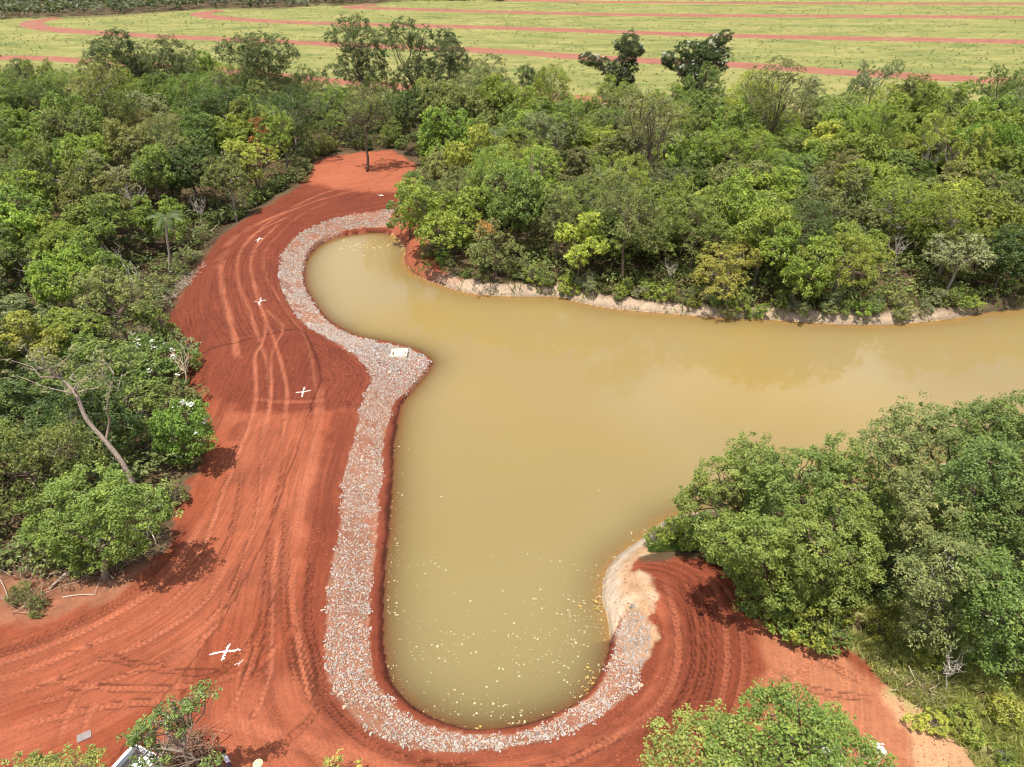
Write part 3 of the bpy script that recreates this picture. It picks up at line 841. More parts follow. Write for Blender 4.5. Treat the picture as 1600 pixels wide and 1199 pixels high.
def rotm(a, b, c):
    ca, sa, cb, sb, cc, sc_ = math.cos(a), math.sin(a), math.cos(b), math.sin(b), math.cos(c), math.sin(c)
    return np.array([[ca, -sa, 0], [sa, ca, 0], [0, 0, 1]]) @ np.array([[cb, 0, sb], [0, 1, 0], [-sb, 0, cb]]) @ np.array([[1, 0, 0], [0, cc, -sc_], [0, sc_, cc]])
sv, sf, scol = [], [], []
off = 0
isg = (np.hypot(cand[:, 0] - unproj(630, 570, 0.5)[0], (cand[:, 1] - unproj(630, 570, 0.5)[1]) * 0.7) < 5.0) | (np.hypot(cand[:, 0] - unproj(990, 985, 0.9)[0], cand[:, 1] - unproj(990, 985, 0.9)[1]) < 2.0)
for i in range(len(cand)):
    a, b = cand[i]; s = size[i]
    c = stone_col(a, b, isg[i] and rng.random() < 0.75)
    k = rng.integers(10)
    an = (rng.random() * 6.28, rng.normal() * 0.35, rng.normal() * 0.35)
    z = sz[i] + s * 0.28
    if i in single:
        o = link("stone", stone_me[k], rip, (a - rip0[0], b - rip0[1], z - rip0[2]), 0, s, c)
        o.rotation_euler = (an[2], an[1], an[0])
    else:
        v = (STONES[k][0] * s) @ rotm(*an).T + np.array([a, b, z])
        sv.append(v); sf.append(STONES[k][1] + off); off += 12
        scol.append(np.tile(np.append(c, 1), (12, 1)))
m, nt, out = new_mat("riprap_stones")
b_ = N(nt, "ShaderNodeBsdfPrincipled", Roughness=0.85)
at = N(nt, "ShaderNodeAttribute", attribute_name="stonecol")
nt.links.new(at.outputs['Color'], b_.inputs['Base Color']); nt.links.new(b_.outputs[0], out.inputs['Surface'])
me = mesh_np("small_stones", np.concatenate(sv) - rip0, np.concatenate(sf), [m], False, {"stonecol": ('FLOAT_COLOR', np.concatenate(scol))})
o = link("small_stones", me, rip); o['kind'] = 'stuff'
print("stones", len(cand))

# ------------------------------------------------------------------ FOLIAGE
def leaf_quads(C, Nn, L, r, aspect=0.5):
    n = len(C)
    Nn = Nn / (np.linalg.norm(Nn, axis=1)[:, None] + 1e-9)
    rv = r.normal(size=(n, 3))
    T = np.cross(Nn, rv); T /= np.linalg.norm(T, axis=1)[:, None] + 1e-9
    B = np.cross(Nn, T)
    L = L[:, None]
    V = np.stack([C - T * L * 0.5, C + B * L * aspect * 0.5 + Nn * L * 0.07, C + T * L * 0.5 - Nn * L * 0.10, C - B * L * aspect * 0.5 + Nn * L * 0.07], 1)
    return V.reshape(-1, 3), np.arange(4 * n).reshape(n, 4)
def tufts_to_leaves(TC, TR, TD, per, leaf, r, flat=0.8, aspect=0.55):
    """TC tuft centres, TR radii, TD outward directions"""
    n = len(TC)
    per = np.maximum(3, (per * (0.7 + 0.6 * r.random(n))).astype(int))
    ti = np.repeat(np.arange(n), per)
    k = len(ti)
    u = r.normal(size=(k, 3)); u /= np.linalg.norm(u, axis=1)[:, None]
    u = u + 0.55 * TD[ti] + np.array([0, 0, 0.25])
    u /= np.linalg.norm(u, axis=1)[:, None]
    rad = TR[ti] * (0.45 + 0.65 * r.random(k))
    C = TC[ti] + u * rad[:, None] * np.array([1, 1, flat])
    Nn = 0.6 * u + np.array([0, 0, 0.75]) + 0.45 * r.normal(size=(k, 3))
    L = leaf * (0.65 + 0.7 * r.random(k))
    V, F = leaf_quads(C, Nn, L, r, aspect)
    tint = np.clip(0.5 + 0.20 * r.normal(size=n)[ti] + 0.17 * r.normal(size=k), 0, 1)
    return V, F, np.repeat(tint, 4)
def lobes_tufts(lobes, tr, cover, r, low=-0.35, flat=0.8):
    """points over the outside of a set of lobes (x,y,z,r)"""
    TC, TR, TD = [], [], []
    L = np.asarray(lobes, float)
    for i, (x, y, z, R) in enumerate(L):
        n = max(5, int(cover * 4 * (R / tr) ** 2))
        u = r.normal(size=(n, 3)); u /= np.linalg.norm(u, axis=1)[:, None]
        u = u[u[:, 2] > low]
        rr = R * (0.70 + 0.42 * r.random(len(u)) + 0.35 * (r.random(len(u)) < 0.07))
        sq = np.array([0.8 + 0.45 * r.random(), 0.8 + 0.45 * r.random(), 0.75 + 0.45 * r.random()])
        p = np.array([x, y, z]) + u * rr[:, None] * np.array([1, 1, flat]) * sq
        ok_ = np.ones(len(p), bool)
        for j, (x2, y2, z2, R2) in enumerate(L):
            if j == i:
                continue
            ok_ &= np.linalg.norm((p - np.array([x2, y2, z2])) / np.array([1, 1, flat]), axis=1) > R2 * 0.80
        TC.append(p[ok_]); TD.append(u[ok_]); TR.append(tr * (0.7 + 0.6 * r.random(ok_.sum())))
    return np.concatenate(TC), np.concatenate(TR), np.concatenate(TD)
def wiggle(a, b, k, amp, r):
    a = np.asarray(a, float); b = np.asarray(b, float)
    t = np.linspace(0, 1, k)[:, None]
    p = a + (b - a) * t
    n = r.normal(size=(k, 3)) * amp * np.linalg.norm(b - a)
    n[0] = 0; n[-1] = 0
    return p + n
def tree_meshes(seed, lobes, trunk_top, trunk_r, tr=0.5, cover=0.9, per=22, leaf=0.32, low=-0.35, flat=0.8, twigs=0.15, base=(0, 0, 0), aspect=0.55, lean=0.0):
    r = np.random.default_rng(seed)
    TC, TR, TD = lobes_tufts(lobes, tr, cover, r, low, flat)
    V, F, tint = tufts_to_leaves(TC, TR, TD, per, leaf, r, aspect=aspect)
    crown = mesh_np("crown", V, F, [M_LEAF], False, {"tint": ('FLOAT', tint)})
    g = Geo()
    base = np.asarray(base, float); top = np.asarray(trunk_top, float)
    P = wiggle(base - np.array([0, 0, 0.3]), top, 6, 0.015, r)
    g.tube(P, np.linspace(trunk_r * 1.25, trunk_r * 0.7, 6), 7)
    trunk = g.mesh("trunk", [M_BARK], True)
    g = Geo()
    for x, y, z, R in lobes:
        e = np.array([x, y, z])
        st = P[-1] if r.random() < 0.65 else P[-2]
        q = wiggle(st, e, 5, 0.06, r)
        r0 = trunk_r * (0.35 + 0.25 * r.random())
        g.tube(q, np.linspace(r0, r0 * 0.35, 5), 5, False)
        near = np.argsort(np.linalg.norm(TC - e, axis=1))[: int(60)]
        near = near[r.random(len(near)) < twigs]
        for j in near:
            q2 = wiggle(q[r.integers(2, 5)], TC[j], 4, 0.08, r)
            g.tube(q2, np.linspace(r0 * 0.35, 0.012, 4), 4, False)
    limbs = g.mesh("limbs", [M_BARK], True)
    return trunk, limbs, crown
def round_lobes(r, R, H, n=8, vert=0.75, cz=0.62):
    L = [(0, 0, H * cz, R * 0.52)]
    n = n + 4
    for i in range(n):
        a = 2 * math.pi * (i + 0.9 * r.random()) / n
        q = R * (0.35 + 0.40 * r.random())
        s = R * (0.20 + 0.24 * r.random())
        L.append((q * math.cos(a), q * math.sin(a), H * cz + R * vert * (-0.45 + 0.75 * r.random()), s))
    for i in range(4):
        a = r.random() * 6.28
        L.append((0.40 * R * math.cos(a), 0.35 * R * math.sin(a), H * cz + R * vert * (0.45 + 0.25 * r.random()), R * (0.20 + 0.16 * r.random())))
    return L
KINDS = {}
def reg(kind, lobes, H, R, **kw):
    seed = 500 + 31 * sum(len(v) for v in KINDS.values())
    ms = tree_meshes(seed, lobes, (0.1, 0, H * kw.pop('fork', 0.45)), kw.pop('tr_r', 0.17), **kw)
    KINDS.setdefault(kind, []).append((ms, H, R))
for i in range(4):      # dense rounded crowns
    r = np.random.default_rng(900 + i)
    reg('round', round_lobes(r, 4.0, 8.0, 8 + i % 2), 9.0, 4.2, tr=0.36, cover=1.25, per=21, leaf=0.27, low=-0.75)
for i in range(4):      # uneven many-headed crowns
    r = np.random.default_rng(920 + i)
    L = []
    for k in range(13):
        a = r.random() * 6.28; q = 3.1 * math.sqrt(r.random())
        L.append((q * math.cos(a), q * math.sin(a), 3.2 + 4.6 * r.random() * (1 - 0.45 * q / 3), 0.75 + 0.85 * r.random()))
    reg('lobed', L, 9.0, 4.2, tr=0.36, cover=1.25, per=21, leaf=0.27, low=-0.75, twigs=0.08)
for i in range(3):      # tall and open, limbs showing
    r = np.random.default_rng(940 + i)
    L = []
    for k in range(10):
        a = r.random() * 6.28; q = 3.6 * math.sqrt(r.random())
        L.append((q * math.cos(a), q * math.sin(a), 5.2 + 6.2 * r.random() * (1 - 0.35 * q / 3.6), 1.0 + 0.75 * r.random()))
    reg('open', L, 12.5, 4.4, tr=0.38, cover=0.95, per=19, leaf=0.25, low=-0.7, twigs=0.18, fork=0.5, tr_r=0.2)
for i in range(3):      # fine, thin foliage
    r = np.random.default_rng(960 + i)
    L = []
    for k in range(8):
        a = r.random() * 6.28; q = 2.8 * math.sqrt(r.random())
        L.append((q * math.cos(a), q * math.sin(a), 3.2 + 3.8 * r.random() * (1 - 0.3 * q / 2.8), 1.05 + 0.75 * r.random()))
    reg('fine', L, 8.5, 3.8, tr=0.34, cover=0.95, per=22, leaf=0.20, low=-0.7, twigs=0.15, aspect=0.42)
for i in range(3):      # shrubs with foliage to the ground
    r = np.random.default_rng(980 + i)
    L = []
    for k in range(6):
        a = r.random() * 6.28; q = 1.1 * math.sqrt(r.random())
        L.append((q * math.cos(a), q * math.sin(a), 0.6 + 1.3 * r.random(), 0.5 + 0.4 * r.random()))
    reg('shrub', L, 2.6, 1.7, tr=0.30, cover=0.9, per=17, leaf=0.22, low=-0.9, tr_r=0.05, fork=0.3)
COLORS = {
    'bright green': (0.213, 0.264, 0.044), 'yellow-green': (0.293, 0.308, 0.055), 'mid-green': (0.157, 0.202, 0.044),
    'dark green': (0.092, 0.130, 0.034), 'olive green': (0.185, 0.194, 0.059), 'grey-green': (0.218, 0.229, 0.103)}
BARKS = [(0.13, 0.09, 0.065), (0.18, 0.14, 0.105), (0.10, 0.07, 0.05), (0.25, 0.21, 0.17)]
FOREST = []       # (root, colour word, shape word, zone, px)
def jitcol(c, r, a=0.13):
    k = 1 + a * r.normal()
    return tuple(float(np.clip(v * k * (1 + 0.04 * r.normal()), 0.01, 0.6)) for v in c)
def plant(kind, name, pos, scale, cword, r, zone=None, cat='tree', label=None, group=None, variant=None, color=None):
    vs_ = KINDS[kind]
    (tk, lb, cr), H, R = vs_[variant if variant is not None else r.integers(len(vs_))]
    root = empty(name, pos, r.random() * 6.28, (scale * (0.92 + 0.16 * r.random()), scale * (0.92 + 0.16 * r.random()), scale * (0.74 + 0.64 * r.random())))
    bk = BARKS[r.integers(len(BARKS))]
    link("trunk", tk, root, color=bk)
    link("limbs", lb, root, color=bk)
    link("crown", cr, root, color=color or jitcol(COLORS[cword], r))
    tag(root, label, cat, group)
    if label is None:
        u, v, d = proj((pos[0], pos[1], pos[2] + H * scale * 0.65))
        FOREST.append((root, cword, kind, zone, u, v))
    return root

# forest outlines: where the trunks stand
leftF = W([(-500,178),(0,166),(150,152),(300,150),(480,168),(600,182),(640,190),(622,228),(560,230),(500,240),(462,262),(468,282),(395,322),(338,352),(290,408),(235,480),(222,525),(272,590),(300,640),(305,690),(262,772),(228,838),(150,872),(0,880),(-300,880)], 1.5)
rightF = W([(645,190),(760,188),(860,190),(930,200),(1000,190),(1100,188),(1200,190),(1350,200),(1500,208),(1700,214),(2100,222),(2100,420),(1700,455),(1500,466),(1300,478),(1150,470),(1000,455),(880,440),(800,428),(740,412),(690,385),(668,345),(655,300),(652,262),(640,225)], 1.5)
PLACED = []
def clear(x, y, d):
    return all((x - a) ** 2 + (y - b) ** 2 > (0.5 * (d + e)) ** 2 for a, b, e in PLACED)
# ---- trees that can be told apart in the photograph: lobes set out in the plane of the trunk
def lobe_tree(name, base_px, lobes_px, cword, label, seed, fork=None, tr_r=0.2, group=None, color=None, bark=0, flowers=0, depthj=0.9, ground=True, basez=None, baseY=None, extra=None, **kw):
    r = np.random.default_rng(seed)
    b = ground_at(*base_px) if baseY is None else at_depth(*base_px, baseY)
    if baseY is not None:
        b[2] = ter1(b[0], b[1])
    L = []
    for u, v, rp in lobes_px:
        p = at_depth(u, v, b[1])
        dep = proj(p)[2]
        R = rp * (1.32 if name in ('tall_tree', 'vine_tree') else 1.15) * dep / FPX
        dy = r.normal() * R * depthj
        p = at_depth(u, v, b[1] + dy)
        L.append((*(p - b), R))
    top = at_depth(*fork, b[1]) - b if fork else np.array([0, 0, 0.45 * max(l[2] for l in L)])
    kw['cover'] = kw.get('cover', 0.9) * 1.55; kw['twigs'] = kw.get('twigs', 0.15) * 0.45
    tk, lb, cr = tree_meshes(seed, L, top, tr_r, **kw)
    root = empty(name, b)
    bk = BARKS[bark]
    link("trunk", tk, root, color=bk); link("limbs", lb, root, color=bk)
    link("crown", cr, root, color=tuple(c * k_ for c, k_ in zip(color, (1.36, 1.27, 1.18))) if color else COLORS[cword])
    if flowers:
        TC, TR, TD = lobes_tufts(L, 0.35, flowers, r, 0.25, 0.8)
        nk = len(TC)
        pick = r.random(nk) < ss(0.40, 0.6, fbm(TC[:, 0] * 0.8 + seed, TC[:, 2] * 0.8 + TC[:, 1], 2))
        if pick.sum() > 3:
            V, F, _ = tufts_to_leaves(TC[pick] + TD[pick] * 0.12, TR[pick] * 0.9, TD[pick], 14, 0.17, r, aspect=0.9)
            link("blossom", mesh_np("blossom", V, F, [M_FLOWER]), root)
    tag(root, label, 'tree', group)
    PLACED.append((b[0], b[1], 3.5))
    return root
lobe_tree("tall_tree", (566,185), [(517,61,9),(540,47,14),(555,40,14),(568,58,16),(552,70,13),(575,82,17),(552,92,17),(583,100,14),(545,112,15),(520,112,10),(590,118,12)], 'olive green',
    "tallest olive tree at the pasture edge left of the forked one", 11, fork=(566,125), tr_r=0.28, color=(0.082,0.105,0.040), tr=0.55, cover=0.75, per=20, leaf=0.34, low=-0.6, twigs=0.3)
lobe_tree("tall_tree", (648,188), [(596,55,10),(612,62,12),(630,41,11),(624,58,14),(650,68,10),(662,56,11),(658,78,10),(618,72,10),(655,108,20),(640,118,16),(668,120,18),(655,135,18)], 'olive green',
    "forked tall tree whose thin limbs stand against the pasture", 12, fork=(646,140), tr_r=0.28, color=(0.075,0.100,0.036), tr=0.5, cover=0.72, per=19, leaf=0.32, low=-0.6, twigs=0.3)
lobe_tree("tall_tree", (702,185), [(697,62,13),(690,75,11),(706,80,13),(718,90,11),(690,98,13),(716,104,13),(700,118,15)], 'dark green',
    "dark round-topped tall tree right of the forked one", 13, fork=(702,130), tr_r=0.24, color=(0.062,0.085,0.033), tr=0.5, cover=0.85, per=20, leaf=0.32, low=-0.6)
lobe_tree("tall_tree", (765,190), [(745,112,16),(770,105,15),(765,128,20),(735,132,16),(785,135,16),(720,120,14),(758,150,18)], 'olive green',
    "olive open-crowned tall tree with pale bare limbs above the palm", 14, fork=(765,165), tr_r=0.26, color=(0.115,0.130,0.050), bark=3, tr=0.5, cover=0.6, per=18, leaf=0.30, low=-0.6, twigs=0.35)
lobe_tree("tall_tree", (180,165), [(165,75,16),(185,68,17),(200,85,16),(150,92,14),(178,98,20),(205,108,16),(160,115,16)], 'dark green', "dark green tall tree at the pasture edge, left of the pair", 15,
    fork=(178,125), tr_r=0.25, color=(0.072,0.095,0.036), tr=0.55, cover=0.85, per=20, leaf=0.33, low=-0.6)
lobe_tree("tall_tree", (268,175), [(245,82,15),(265,76,15),(285,85,15),(235,98,14),(262,102,20),(290,102,14),(275,120,18)], 'olive green', "olive tall tree with flat top at the pasture edge, right of the pair", 16,
    fork=(268,130), tr_r=0.25, color=(0.088,0.108,0.040), tr=0.55, cover=0.75, per=20, leaf=0.33, low=-0.6)
lobe_tree("tall_tree", (402,185), [(355,78,13),(380,72,16),(405,68,16),(430,76,16),(450,85,13),(375,92,15),(405,95,18),(435,100,15),(420,118,18),(395,120,15)], 'olive green', "broad olive tall tree in front of the second contour bank", 17,
    fork=(404,140), tr_r=0.28, color=(0.085,0.108,0.042), tr=0.55, cover=0.72, per=20, leaf=0.34, low=-0.6)
lobe_tree("lone_tree", (574,268), [(560,142,13),(580,135,14),(598,148,14),(552,160,13),(575,158,15),(602,168,13),(560,178,13),(588,180,14),(548,190,9),(606,186,10),(573,195,11)], 'olive green',
    "lone slender tree standing on the red clearing", 18, fork=(573,205), tr_r=0.22, color=(0.120,0.145,0.048), bark=0, tr=0.45, cover=0.42, per=14, leaf=0.26, low=-0.7, twigs=0.5)
lobe_tree("vine_tree", (968,178), [(918,92,8),(930,96,8),(942,101,8),(985,62,9),(975,72,10),(990,75,10),(998,80,7),(980,88,10),(972,100,9),(984,103,8),(968,115,10),(978,125,10),(962,128,9),(955,112,7),(970,140,12)], 'dark green',
    "vine-smothered column tree with white blossom and a drooping left arm", 19, fork=(970,120), tr_r=0.4, color=(0.050,0.070,0.026), flowers=0.9, depthj=0.35, tr=0.42, cover=1.0, per=22, leaf=0.30, low=-1.0)
lobe_tree("vine_tree", (1083,185), [(1045,92,9),(1055,100,9),(1072,76,9),(1085,80,11),(1098,76,9),(1112,70,8),(1125,62,8),(1135,55,6),(1110,85,12),(1090,96,13),(1125,90,11),(1075,108,12),(1100,110,12),(1082,124,11),(1120,104,9),(1085,140,11)], 'dark green',
    "vine-smothered wide tree with white blossom and a branch pointing up right", 20, fork=(1085,130), tr_r=0.45, color=(0.052,0.078,0.028), flowers=0.9, depthj=0.5, tr=0.42, cover=1.0, per=22, leaf=0.30, low=-1.0)
lobe_tree("tall_tree", (1205,262), [(1195,118,14),(1215,108,15),(1235,120,14),(1180,135,14),(1208,135,18),(1240,142,15),(1190,160,16),(1222,165,18),(1180,185,14),(1245,170,14),(1210,190,16)], 'olive green',
    "tall olive tree with a visible dark trunk rising above the right forest", 21, fork=(1205,205), tr_r=0.26, color=(0.120,0.132,0.050), tr=0.5, cover=0.55, per=17, leaf=0.28, low=-0.6, twigs=0.45)
lobe_tree("tall_tree", (1015,330), [(985,165,14),(1005,158,15),(1030,160,15),(1048,172,13),(1010,180,16),(1040,195,16),(985,190,13),(1020,212,16),(1050,215,13),(995,222,13)], 'grey-green',
    "grey-green open tree with forked brown limbs in the right forest", 22, fork=(1016,255), tr_r=0.24, color=(0.165,0.178,0.078), tr=0.5, cover=0.5, per=16, leaf=0.28, low=-0.6, twigs=0.5)
# trees on the red point across the small arm
lobe_tree("bank_tree", (690,402), [(700,330,26),(670,345,24),(725,345,24),(690,362,24),(650,330,20),(640,300,16),(720,370,20),(735,315,20),(665,310,20)], 'bright green',
    "bright green bushy tree leaning over the red point by the pond", 23, fork=(690,370), tr_r=0.2, color=(0.165,0.215,0.036), tr=0.46, cover=0.95, per=22, leaf=0.30, low=-0.5)
lobe_tree("bank_tree", (640,375), [(622,320,11),(628,338,11),(618,352,9),(635,300,13),(645,280,12),(640,318,12)], 'mid-green',
    "small dark green tree drooping over the end of the small arm", 24, fork=(640,345), tr_r=0.14, color=(0.085,0.145,0.034), tr=0.4, cover=0.8, per=20, leaf=0.26, low=-0.8)
lobe_tree("bank_tree", (775,432), [(765,355,13),(752,368,9),(775,385,20),(750,400,16),(800,400,18),(780,412,14)], 'olive green',
    "olive tree with a thin crown over the pale beach", 25, fork=(775,410), tr_r=0.15, color=(0.140,0.160,0.055), tr=0.4, cover=0.75, per=18, leaf=0.24, low=-0.6)
lobe_tree("bank_tree", (758,420), [(752,352,7),(762,358,8),(755,366,7),(768,364,6)], 'rust', "small tree with dry orange leaves above the pale beach", 26, fork=(757,385), tr_r=0.1, color=(0.34,0.19,0.055), tr=0.35, cover=0.8, per=16, leaf=0.24)
lobe_tree("bank_tree", (405,300), [(402,190,9),(408,205,9),(400,220,8),(408,236,9),(402,252,8)], 'rust', "slim tree with rust-brown dry foliage in the left forest", 27, fork=(404,225), tr_r=0.12, color=(0.24,0.085,0.035), tr=0.4, cover=0.6, per=15, leaf=0.26)
lobe_tree("bank_tree", (1560,330), [(1515,215,17),(1540,208,18),(1565,215,18),(1590,225,16),(1525,240,18),(1560,245,20),(1595,250,16),(1540,262,14)], 'bright green', "large fresh-green umbrella-crowned tree near the right edge", 28,
    fork=(1556,280), tr_r=0.25, color=(0.095,0.165,0.020), tr=0.5, cover=0.9, per=22, leaf=0.30, low=-0.2)
lobe_tree("bank_tree", (835,345), [(832,268,15),(822,290,13),(848,292,13),(835,308,15),(815,275,9)], 'bright green', "small vivid green tree among duller ones right of the palm", 29, fork=(835,320), tr_r=0.16, color=(0.105,0.175,0.018), tr=0.42, cover=0.9, per=22, leaf=0.26)
# left foreground
lobe_tree("foreground_tree", (165,905), [(90,790,34),(130,770,36),(175,785,36),(215,800,32),(110,825,34),(155,815,38),(200,825,30),(70,825,24),(235,810,20),(140,850,26),(85,850,18),(170,862,24),(115,868,20),(200,852,20),(145,880,18)], 'bright green',
    "rounded bright green tree over the brush pile at lower left", 30, fork=(160,855), tr_r=0.2, color=(0.125,0.185,0.040), depthj=0.5, bark=1, tr=0.36, cover=1.0, per=26, leaf=0.19, low=-0.35)
lobe_tree("foreground_tree", (288,735), [(288,650,22),(305,670,22),(275,680,22),(310,690,16),(285,705,20),(260,660,16)], 'bright green',
    "fresh green tree topped with white blossom beside the red road", 31, fork=(288,700), tr_r=0.15, color=(0.115,0.195,0.034), flowers=0.22, tr=0.36, cover=1.0, per=24, leaf=0.22, low=-0.7)
lobe_tree("foreground_tree", (235,610), [(215,545,20),(245,550,20),(262,560,16),(200,570,18),(235,575,22),(265,590,16),(215,600,18)], 'mid-green',
    "mid-green tree capped with white blossom left of the bare twigs", 32, fork=(235,590), tr_r=0.15, color=(0.105,0.160,0.042), flowers=0.28, tr=0.38, cover=0.95, per=22, leaf=0.24, low=-0.6)

# lower right grove
G = [(1130,745,30),(1175,715,30),(1110,790,30),(1160,780,38)], [(1200,740,32),(1250,735,32),(1225,790,42),(1270,775,36)], [(1180,850,42),(1130,840,28),(1210,890,42),(1190,925,30)], \
    [(1265,850,46),(1310,800,40),(1290,895,42),(1330,860,38)], [(1340,745,34),(1315,710,26),(1365,780,32)]
GB = [(1150,868), (1245,880), (1195,962), (1300,950), (1350,875)]
GL = ["leftmost tree of the lower right grove, overhanging the water", "rounded tree at the top of the lower right grove's left half", "tree of the lower right grove nearest the dark red tracks",
      "broad tree filling the middle of the lower right grove's left half", "tree in the gap between the two halves of the lower right grove"]
for i, (lb_, bp_, lab) in enumerate(zip(G, GB, GL)):
    extra_l = [(u + random.uniform(-22, 22), v + random.uniform(-10, 30), rr * 0.72) for u, v, rr in lb_ for _ in range(2)]
    lobe_tree("grove_tree", bp_, list(lb_) + extra_l, 'mid-green', lab, 40 + i, tr_r=0.2, color=jitcol((0.124, 0.168, 0.038), rng, 0.06), group="lower right grove", depthj=0.8,
        tr=0.32, cover=0.85, per=26, leaf=0.165, low=-0.75)
G2 = [[(1400,690,34),(1440,665,34),(1420,720,36)], [(1500,668,32),(1545,655,32),(1520,705,38)], [(1590,650,32),(1640,640,38),(1605,700,42)], [(1440,770,42),(1410,830,34),(1470,820,40)],
      [(1530,770,48),(1570,730,40),(1560,820,44)], [(1610,800,50),(1640,740,44),(1650,870,50)], [(1440,905,34),(1480,880,40),(1460,940,30),(1440,975,24),(1480,985,24)], [(1560,910,46),(1530,960,38),(1590,970,40),(1545,1005,30),(1600,1015,32)]]
GB2 = [(1430,840), (1530,820), (1610,810), (1450,940), (1550,950), (1640,960), (1470,1035), (1570,1060)]
GL2 = ["tree at the top left of the grove's right half, by the water", "high tree at the top of the lower right grove against the water", "corner tree of the grove where water meets the right edge",
       "tree beside the dark gap in the lower right grove", "big tree in the middle of the lower right grove's right half", "tree cut by the right edge in the lower right grove",
       "feathery tree with bare hanging branches above the grassy patch", "lowest tree of the grove by the right edge, above the grass"]
for i, (lb_, bp_, lab) in enumerate(zip(G2, GB2, GL2)):
    extra_l = [(u + random.uniform(-26, 26), v + random.uniform(-14, 22), rr * 0.7) for u, v, rr in lb_ for _ in range(2)]
    lobe_tree("grove_tree", bp_, list(lb_) + extra_l, 'mid-green', lab, 60 + i, tr_r=0.22, color=jitcol((0.116, 0.160, 0.040) if i % 3 else (0.132, 0.165, 0.058), rng, 0.06), group="lower right grove", depthj=0.8,
        tr=0.33, cover=0.82, per=25, leaf=0.165, low=-0.75, bark=3 if i == 6 else 0)
# nearest crowns along the bottom edge
lobe_tree("foreground_tree", (1215,1330), [(1205,1118,34),(1248,1108,26),(1195,1160,46),(1262,1155,42),(1160,1165,38),(1230,1195,60),(1150,1205,46),(1310,1175,38),(1280,1195,46),(1225,1140,40)], 'bright green',
    "bright green tree crown in the middle of the bottom right edge", 80, tr_r=0.2, color=(0.128,0.190,0.040), depthj=0.45, tr=0.33, cover=1.25, per=27, leaf=0.14, low=-0.5)
lobe_tree("foreground_tree", (1340,1340), [(1340,1190,26),(1365,1195,24),(1310,1215,34),(1370,1230,34)], 'bright green',
    "white-blossoming crown beside the orange clay at the bottom edge", 81, tr_r=0.14, color=(0.140,0.200,0.045), flowers=0.35, depthj=0.45, tr=0.33, cover=1.0, per=25, leaf=0.135, low=-0.5)
lobe_tree("foreground_tree", (1090,1330), [(1085,1140,24),(1110,1138,24),(1050,1152,22),(1040,1185,24),(1100,1175,40),(1065,1200,36),(1135,1165,26),(1145,1135,12)], 'yellow-green',
    "pale tipped tree crown at the bottom edge by the dark red tracks", 82, tr_r=0.16, color=(0.170,0.215,0.055), depthj=0.45, tr=0.33, cover=1.2, per=26, leaf=0.14, low=-0.5)
lobe_tree("foreground_tree", (1310,1200), [(1305,1120,13),(1315,1135,14),(1308,1150,12)], 'yellow-green', "small leafy sapling standing off the bottom right crown", 83, tr_r=0.06, color=(0.150,0.205,0.045), tr=0.26, cover=0.9, per=20, leaf=0.16, low=-0.9)
lobe_tree("foreground_tree", (60,1290), [(20,1212,24),(55,1208,22),(95,1200,18),(125,1196,17),(148,1192,11),(110,1222,28),(50,1236,36)], 'yellow-green',
    "yellow-green crown cut by the bottom left corner", 84, tr_r=0.14, color=(0.170,0.200,0.055), depthj=0.4, tr=0.3, cover=0.9, per=24, leaf=0.15, low=-0.5)
lobe_tree("uprooted_tree", (290,1240), [(330,1078,10),(315,1082,10),(303,1094,10),(296,1106,8),(272,1105,11),(258,1117,11),(262,1130,11),(278,1128,10),(250,1126,8),(222,1138,12),(208,1150,11),(228,1150,10),(198,1158,7),(285,1137,8),(240,1165,9),(255,1180,8),(330,1190,11),(240,1195,11),(215,1192,9)], 'mid-green',
    "ragged uprooted tree half covering the white pickup truck", 85, fork=(288,1150), tr_r=0.12, bark=1, color=(0.118,0.175,0.050), depthj=0.3, tr=0.24, cover=0.8, per=18, leaf=0.15, low=-0.9, twigs=0.25)
lobe_tree("sapling", (525,1215), [(522,1190,7),(530,1186,6),(516,1195,6),(562,1193,5)], 'yellow-green', "thin yellow-green sapling poking in at the bottom edge", 86, tr_r=0.03, color=(0.26,0.27,0.07), tr=0.2, cover=0.45, per=10, leaf=0.15)

# ---- the leaning pale trunk, palms and bare trees
def stick_tree(name, chains, label, color, cat='tree', sides=6, base=None, group=None, leafs=None, leafcol=None):
    """chains: list of (world points, r0, r1); first chain is the trunk"""
    base = np.asarray(base if base is not None else chains[0][0][0], float)
    root = empty(name, base)
    g = Geo(); p, r0, r1 = chains[0]
    p = resample(np.asarray(p) - base, 0.35)
    g.tube(p, np.linspace(r0, r1, len(p)), sides)
    link("trunk", g.mesh("trunk", [M_BARK], True), root, color=color)
    if len(chains) > 1:
        g = Geo()
        for p, r0, r1 in chains[1:]:
            p = np.asarray(p) - base
            g.tube(p, np.linspace(r0, r1, len(p)), 5, False)
        link("branches", g.mesh("branches", [M_BARK], True), root, color=color)
    if leafs is not None:
        TC, TR = leafs
        r = np.random.default_rng(len(TC))
        V, F, t = tufts_to_leaves(np.asarray(TC) - base, np.asarray(TR), np.tile([0, 0, 1.0], (len(TC), 1)), 18, 0.22, r)
        link("crown", mesh_np("crown", V, F, [M_LEAF], False, {"tint": ('FLOAT', t)}), root, color=leafcol or COLORS['olive green'])
    return tag(root, label, cat, group)
b0 = ground_at(222, 800)
lean = [b0] + [at_depth(u, v, b0[1] + dy) for u, v, dy in [(212,768,0.2),(192,725,0.8),(165,690,1.4),(135,655,1.9),(118,615,2.5),(92,590,3.0),(72,578,3.4)]]
br = []
r = np.random.default_rng(77)
for k in range(16):
    s = lean[5 + k % 3]
    br.append((wiggle(s, s + np.array([r.normal() * 1.6, r.normal() * 1.2, 0.6 + 1.5 * r.random()]), 5, 0.08, r), 0.06, 0.012))
